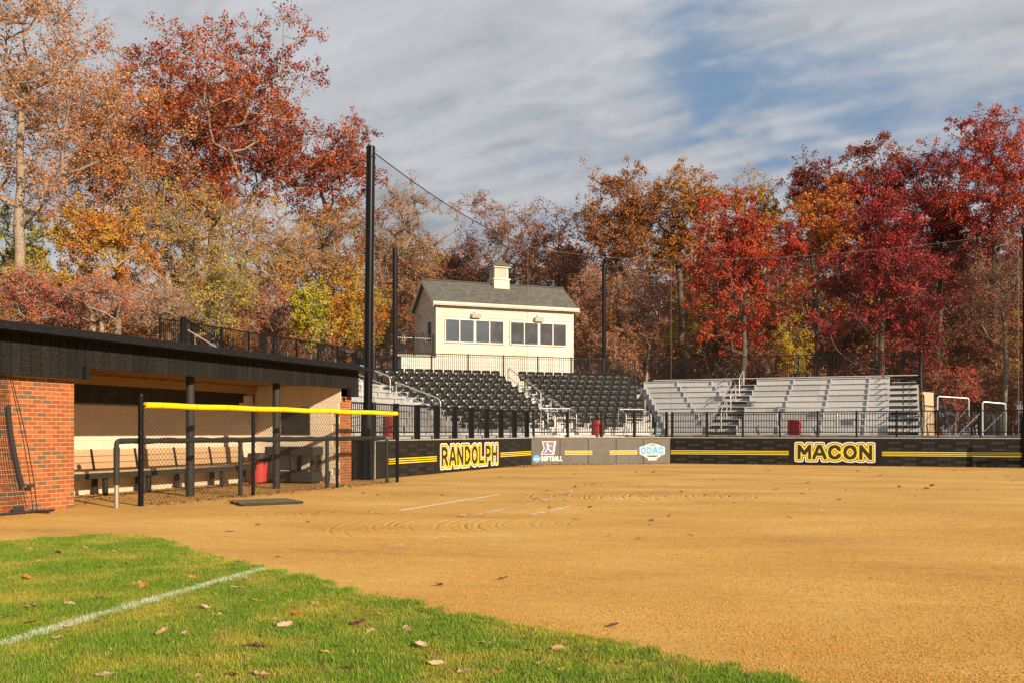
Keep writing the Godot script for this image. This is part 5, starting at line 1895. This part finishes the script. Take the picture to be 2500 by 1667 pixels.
	# understorey along the wood's edge
	var under := [
		["dogwood_shrub", "scarlet leaved dogwood over the dugout roof's near end", 60, 640, 42.0, 230, 800, [scarlet[0], scarlet[1], gold[2]], 65, 34, 11, {"thin": 0.012, "rad": 0.6, "bark": 2, "leaf": 0.1, "fine": 1, "stems": 4}],
		["dogwood_shrub", "scarlet and grey twigged dogwood over the dugout roof", 235, 670, 43.0, 230, 810, [scarlet[1], pink[1], scarlet[0]], 65, 26, 11, {"thin": 0.012, "rad": 0.6, "bark": 2, "leaf": 0.1, "fine": 1, "stems": 4}],
		["twiggy_shrub", "pale twiggy shrub behind the corner of the picket railing", 375, 690, 46.0, 220, 830, [pink[1], scarlet[1], gold[0]], 60, 14, 14, {"thin": 0.012, "rad": 0.7, "bark": 2, "leaf": 0.1, "fine": 1, "stems": 4}],
		["spicebush", "yellow green spicebush behind the picket railing", 540, 610, 50.0, 230, 830, [lime[1], yellow[2], yellow[0]], 65, 36, 10, {"rad": 0.75, "bark": 2, "leaf": 0.12, "fine": 3, "stems": 4}],
		["spicebush", "bright lime bush behind the railing near the tall pole", 755, 680, 50.0, 130, 850, lime, 50, 60, 8, {"rad": 0.6, "bark": 1, "leaf": 0.12, "stems": 4}],
		["twiggy_shrub", "pink leaved twiggy shrub behind the picket railing", 655, 680, 52.0, 180, 850, [pink[1], pink[0], scarlet[1]], 60, 34, 11, {"thin": 0.012, "rad": 0.7, "bark": 2, "leaf": 0.12, "fine": 1, "stems": 4}],
		["spicebush", "orange and green bush beside the tall net pole", 860, 660, 55.0, 150, 860, [orange[1], lime[2], gold[0]], 55, 50, 9, {"rad": 0.75, "bark": 1, "leaf": 0.13, "stems": 4}],
		["spicebush", "orange green bush between the two net poles", 925, 690, 58.0, 110, 880, [orange[0], lime[1], red[1]], 45, 55, 8, {"rad": 0.7, "bark": 1, "leaf": 0.13, "stems": 4}],
		["twiggy_shrub", "brown leaved tall shrub beside the press box gable", 1010, 600, 66.0, 150, 860, [brown[1], pink[2], orange[2]], 70, 48, 9, {"thin": 0.012, "rad": 0.85, "bark": 1, "leaf": 0.14, "fine": 1, "stems": 3}],
		["twiggy_shrub", "pinkish leaved shrub past the press box end wall", 1440, 640, 68.0, 150, 880, pink, 70, 62, 9, {"thin": 0.012, "rad": 0.8, "bark": 2, "leaf": 0.13, "stems": 5}],
		["twiggy_shrub", "pale stemmed pink shrub behind the black seats' end", 1560, 620, 66.0, 190, 900, [pink[0], pink[2], brown[2]], 85, 42, 10, {"thin": 0.012, "rad": 0.8, "bark": 2, "leaf": 0.13, "fine": 1, "stems": 6}],
		["twiggy_shrub", "low pink brown shrub behind the black seats' end", 1500, 790, 65.0, 150, 930, [pink[1], pink[0]], 55, 75, 8, {"thin": 0.012, "rad": 0.65, "bark": 2, "leaf": 0.12, "stems": 5}],
		["spicebush", "low golden bush glowing behind the top railing", 1935, 770, 76.0, 120, 930, yellow, 50, 60, 8, {"rad": 0.8, "bark": 0, "leaf": 0.15, "stems": 4}],
		["spicebush", "golden sapling beneath the orange brown oaks", 1700, 660, 78.0, 170, 900, [yellow[0], lime[2], gold[0]], 65, 50, 8, {"rad": 0.9, "bark": 0, "leaf": 0.15, "stems": 3}],
		["spicebush", "golden brown bush by the end pole", 2475, 750, 62.0, 90, 940, [gold[0], brown[1]], 35, 60, 8, {"rad": 0.6, "bark": 0, "leaf": 0.13, "stems": 4}],
		["twiggy_shrub", "red brown bush behind the practice screens", 2340, 900, 52.0, 140, 1010, [red[1], pink[0], scarlet[0]], 45, 62, 8, {"thin": 0.012, "rad": 0.6, "bark": 1, "leaf": 0.12, "stems": 4}],
		["twiggy_shrub", "dark red understorey tree behind the tan board", 2250, 700, 64.0, 160, 980, [umber[0], crimson[1], umber[2]], 70, 65, 8, {"thin": 0.012, "rad": 0.9, "bark": 0, "leaf": 0.15, "stems": 3}],
		["twiggy_shrub", "dark red understorey tree behind the bleacher top rail", 2060, 720, 66.0, 160, 980, [umber[1], brown[0], crimson[0]], 70, 60, 8, {"thin": 0.012, "rad": 0.9, "bark": 0, "leaf": 0.15, "stems": 3}],
		["twiggy_shrub", "dark brown understorey tree below the red maple", 1740, 740, 66.0, 170, 980, [umber[0], umber[2], red[0]], 70, 55, 8, {"thin": 0.012, "rad": 0.9, "bark": 0, "leaf": 0.15, "stems": 3}],
		["twiggy_shrub", "dark mottled understorey tree by the end pole", 2400, 700, 66.0, 180, 990, [umber[2], brown[0], red[0]], 80, 60, 8, {"thin": 0.012, "rad": 0.9, "bark": 0, "leaf": 0.15, "stems": 3}],
	]
	for q in under:
		sd += 7
		var d: float = q[4]
		var opt := {"h": tall(q[3], d), "w": q[5] / F * d, "base": maxf(tall(q[6], d), 0.8), "cols": q[7], "clumps": q[8], "leaves": q[9], "twigs": q[10], "trunk": 0.6, "girth": 0.018}
		opt.merge(q[11], true)
		plant(q[0], q[1], "shrub" if q[0] != "spicebush" else "bush", opt, spot(q[2], d), sd, "understorey along the edge of the wood")
	# the wood behind: a few trees of each tone, repeated
	var protos := []
	var tones := [[brown, "brown"], [pink, "pinkish brown"], [amber, "amber"], [umber, "dark maroon"], [[gold[0], amber[0], brown[1]], "dull gold"]]
	rng.seed = 300
	for k in 5:
		sd += 7
		protos.append(tree_parts({"h": 17.0, "w": 10.5, "base": 2.5, "cols": tones[k][0], "clumps": 95, "leaves": 62, "twigs": 8, "rad": 1.35, "leaf": 0.24, "girth": 0.026, "trunk": 0.8}, sd))
	for k in 46:
		var row := k % 3
		var d := 88.0 + 14.0 * row + rng.randf_range(-5, 5)
		var px := -250.0 + 3000.0 * (k + rng.randf_range(-0.4, 0.4)) / 46.0
		var kind := [0, 1, 2, 3, 4][rng.randi() % 5] as int
		if px < 1000:
			kind = [2, 4, 0, 4][rng.randi() % 4]
		if px > 1650:
			kind = [3, 3, 0, 2][rng.randi() % 4]
		var cap := 560.0 if px > 950 and px < 1350 else (620.0 if px < 950 else 520.0)
		var hh := tall(cap + rng.randf_range(0, 120), d)
		var t := thing("wood_tree", "distant %s tree deep in the wood" % tones[kind][1], "tree", spot(px, d), rng.randf_range(0, TAU), "%s trees deep in the wood" % tones[kind][1])
		t.scale = Vector3.ONE * (hh / 17.0)
		part("trunk", protos[kind][0], M.bark0, t)
		part("crown", protos[kind][1], M.leaf, t)
	for q in [[2300, 60.0, 860, 0], [2380, 63.0, 880, 1], [2450, 60.0, 900, 0], [2520, 64.0, 860, 3], [2200, 66.0, 840, 3], [1620, 72.0, 830, 1], [1850, 74.0, 820, 0], [330, 60.0, 760, 2], [120, 58.0, 740, 0], [480, 64.0, 780, 4], [700, 66.0, 780, 1], [1350, 72.0, 800, 1]]:
		var t := thing("thicket_bush", "%s bush filling the gap low under the wood's edge" % tones[q[3]][1], "bush", spot(q[0], q[1]) - Vector3(0, 0.9, 0), rng.randf_range(0, TAU), "%s bushes low under the wood" % tones[q[3]][1])
		var k := (tall(q[2], q[1]) + 0.9) / 17.0
		t.scale = Vector3(k * 1.3, k, k * 1.3)
		part("trunk", protos[q[3]][0], M.bark0, t)
		part("crown", protos[q[3]][1], M.leaf, t)
	# trees far across the field, mirrored in the press box windows
	for k in 9:
		var kind := k % 5
		var t := thing("wood_tree", "%s tree far across the field facing the press box" % tones[kind][1], "tree", Vector3(111.0 + 5.5 * k + rng.randf_range(-3, 3), -0.03, 57.0 - 6.0 * k + rng.randf_range(-4, 4)), rng.randf() * TAU, "trees far across the field")
		t.scale = Vector3.ONE * rng.randf_range(1.7, 2.2)
		part("trunk", protos[kind][0], M.bark0, t)
		part("crown", protos[kind][1], M.leaf, t)
	# trees beside the frame whose shade falls on the foot of the wood
	for q in [[40.0, 47.0, 3, 0.85], [47.0, 56.0, 0, 0.9], [53.0, 66.0, 3, 0.95], [44.0, 61.0, 2, 0.85]]:
		var t := thing("wood_tree", "%s tree at the edge of the wood past the other dugout" % tones[q[2]][1], "tree", Vector3(q[0], -0.03, -q[1]), rng.randf() * TAU, "trees past the other dugout")
		t.scale = Vector3.ONE * q[3]
		part("trunk", protos[q[2]][0], M.bark0, t)
		part("crown", protos[q[2]][1], M.leaf, t)

# ---------------------------------------------------------------- fallen leaves
func leaf_mesh(r: RandomNumberGenerator, lobed: bool) -> ArrayMesh:
	var s := Shape.new()
	var rim := []
	var n := 26
	for k in n:
		var a := TAU * k / n
		var along := cos(a)
		var wid := sin(a)
		var lobe := 1.0
		if lobed:
			lobe = 0.62 + 0.42 * cos(a * 7.0 + 0.3)
		var x := along * 0.5
		var z := wid * 0.3 * lobe
		rim.append(Vector3(x, 0.0, z))
	var curl := r.randf_range(0.6, 2.2)
	var bend := r.randf_range(-1.2, 1.6)
	var lift := func(p: Vector3) -> Vector3:
		return Vector3(p.x, 0.08 + curl * p.z * p.z + bend * p.x * p.x * 0.5 + 0.03 * sin(p.x * 17.0), p.z)
	for k in n:
		var a: Vector3 = rim[k]
		var b: Vector3 = rim[(k + 1) % n]
		var ca := Vector3(a.x * 0.95, 0, 0)
		var cb := Vector3(b.x * 0.95, 0, 0)
		s.quad(lift.call(ca), lift.call(a), lift.call(b), lift.call(cb))
	s.rod(lift.call(Vector3(-0.48, 0, 0)), lift.call(Vector3(-0.48, 0, 0)) + Vector3(-0.22, 0.05, 0.03), 0.012, 0.008, 3)
	return s.mesh()

func make_leaves() -> void:
	rng.seed = 500
	var shapes := []
	for k in 6:
		shapes.append(leaf_mesh(rng, k < 4))
	var tones := [["tan", Color(0.42, 0.25, 0.12)], ["orange brown", Color(0.45, 0.16, 0.03)], ["dark red brown", Color(0.14, 0.04, 0.025)], ["pale pinkish", Color(0.5, 0.33, 0.22)], ["golden", Color(0.55, 0.32, 0.03)]]
	var mats := []
	for q in tones:
		var m := mat("fallen_" + q[0], q[1], 0.7)
		m.cull_mode = BaseMaterial3D.CULL_DISABLED
		m.backlight_enabled = true
		m.backlight = Color(0.3, 0.3, 0.3)
		mats.append(m)
	var known := [[80, 1492], [110, 1363], [135, 1357], [205, 1344], [245, 1472], [70, 1530], [165, 1540], [30, 1515], [400, 1557], [543, 1553], [690, 1540], [785, 1633], [800, 1605], [905, 1607], [625, 1590], [935, 1510], [905, 1550], [148, 1403], [235, 1391], [365, 1389], [62, 1420], [590, 1423], [597, 1443], [630, 1475], [500, 1494], [530, 1510], [155, 1475], [340, 1432], [505, 1435], [345, 1442], [195, 1525], [140, 1570], [728, 1510], [870, 1535], [820, 1590], [250, 1660], [990, 1545], [1020, 1590], [1190, 1580], [1210, 1655], [1320, 1632], [1450, 1620], [1060, 1610], [1130, 1650], [560, 1660], [640, 1657]]
	var dirt_known := [[1072, 1431], [1228, 1414], [1327, 1531], [1497, 1531], [678, 1361], [580, 1376], [1130, 1261], [1440, 1240], [2010, 1248], [2240, 1210]]
	var put := func(p: Vector3, ground: String, size: float) -> void:
		var tone := [0, 0, 1, 0, 2, 3, 3, 0, 1, 3, 0, 2, 1, 4][rng.randi() % 14] as int
		if ground == "clay":
			tone = [2, 2, 0, 3][rng.randi() % 4]
		var o := part(numbered("fallen_leaf"), shapes[rng.randi() % 6], mats[tone], self)
		o.position = p
		o.rotation = Vector3(rng.randf_range(-0.45, 0.45), rng.randf() * TAU, rng.randf_range(-0.3, 0.3))
		o.scale = Vector3.ONE * size
		tag(o, "%s fallen leaf lying on the %s" % [tones[tone][0], "lawn grass" if ground == "grass" else "clay infield"], "leaf", "%s leaves on the %s" % [tones[tone][0], ground])
	for q in known:
		put.call(gp(q[0] + rng.randf_range(-6, 6), q[1], 0.022), "grass", rng.randf_range(0.085, 0.135))
	var n := 0
	while n < 70:
		var d := rng.randf_range(5.2, 13.0)
		var x := rng.randf_range(-0.56, 0.5) * d
		if Geometry2D.is_point_in_polygon(Vector2(x, d), lawn_edge):
			put.call(Vector3(x, 0.018, -d), "grass", rng.randf_range(0.05, 0.105))
			n += 1
	for q in dirt_known:
		put.call(gp(q[0], q[1], 0.005), "clay", rng.randf_range(0.09, 0.15))
	n = 0
	while n < 70:
		var d := rng.randf_range(12.0, 40.0)
		var x := rng.randf_range(-0.38, 0.52) * d
		if Geometry2D.is_point_in_polygon(Vector2(x, d), lawn_edge) or (Vector3(x, 0, -d) - C1).dot(NX) < 1.6 or (Vector3(x, 0, -d) - C2).dot(Vector3(-WDIR.z, 0, WDIR.x)) < 0.2:
			continue
		put.call(Vector3(x, 0.004, -d), "clay", rng.randf_range(0.09, 0.16))
		n += 1
	# drifts of small dry leaves at the foot of walls and fence
	var lines := [[C1 + UX * -3.0 + NX * 0.35, C1 + NX * 0.5, 260, 0.22], [C1 + Vector3(0.2, 0, 0.4), C2 + Vector3(0, 0, 0.4), 420, 0.28], [C2 + Vector3(0, 0, 0.35), C2 + WDIR * 14 + Vector3(0, 0, 0.35), 90, 0.2], [dug(1.0, 0.75), dug(10.2, 1.1), 420, 0.22], [dug(0.3, -1.9), dug(8.8, -1.9), 260, 0.4], [dug(0.5, -1.0), dug(9.0, -0.6), 110, 0.6]]
	var k0 := 0
	for q in lines:
		var mm := MultiMesh.new()
		mm.transform_format = MultiMesh.TRANSFORM_3D
		mm.use_colors = true
		mm.mesh = shapes[k0 % 4]
		mm.instance_count = q[2]
		for k in int(q[2]):
			var p: Vector3 = (q[0] as Vector3).lerp(q[1], rng.randf()) + Vector3(rng.randfn(0, q[3]), 0.006, rng.randfn(0, q[3]))
			mm.set_instance_transform(k, Transform3D(Basis.from_euler(Vector3(rng.randf_range(-0.6, 0.6), rng.randf() * TAU, rng.randf_range(-0.5, 0.5))).scaled(Vector3.ONE * rng.randf_range(0.05, 0.11)), p))
			mm.set_instance_color(k, [Color(0.4, 0.2, 0.13), Color(0.27, 0.1, 0.06), Color(0.5, 0.3, 0.2), Color(0.12, 0.05, 0.03)][rng.randi() % 4])
		var o := MultiMeshInstance3D.new()
		o.name = numbered("dry_leaves")
		o.multimesh = mm
		o.material_override = M.leaf
		o.set_meta("kind", "stuff")
		tag(o, ["dry leaves drifted along the wall with the longer name", "dry leaves drifted along the grey emblem wall", "dry leaves scattered along the wall with the shorter name", "dry leaves caught along the chain link fence", "dry leaves under the dugout bench", "dry leaves scattered over the dugout floor"][k0], "dry leaves")
		add_child(o)
		k0 += 1

func _ready() -> void:
	make_world()
	make_materials()
	make_ground()
	make_walls()
	make_dugout()
	make_bleachers()
	make_press_box()
	make_trees()
	make_net()
	make_fences()
	make_yard()
	make_grass()
	make_clods()
	make_leaves()
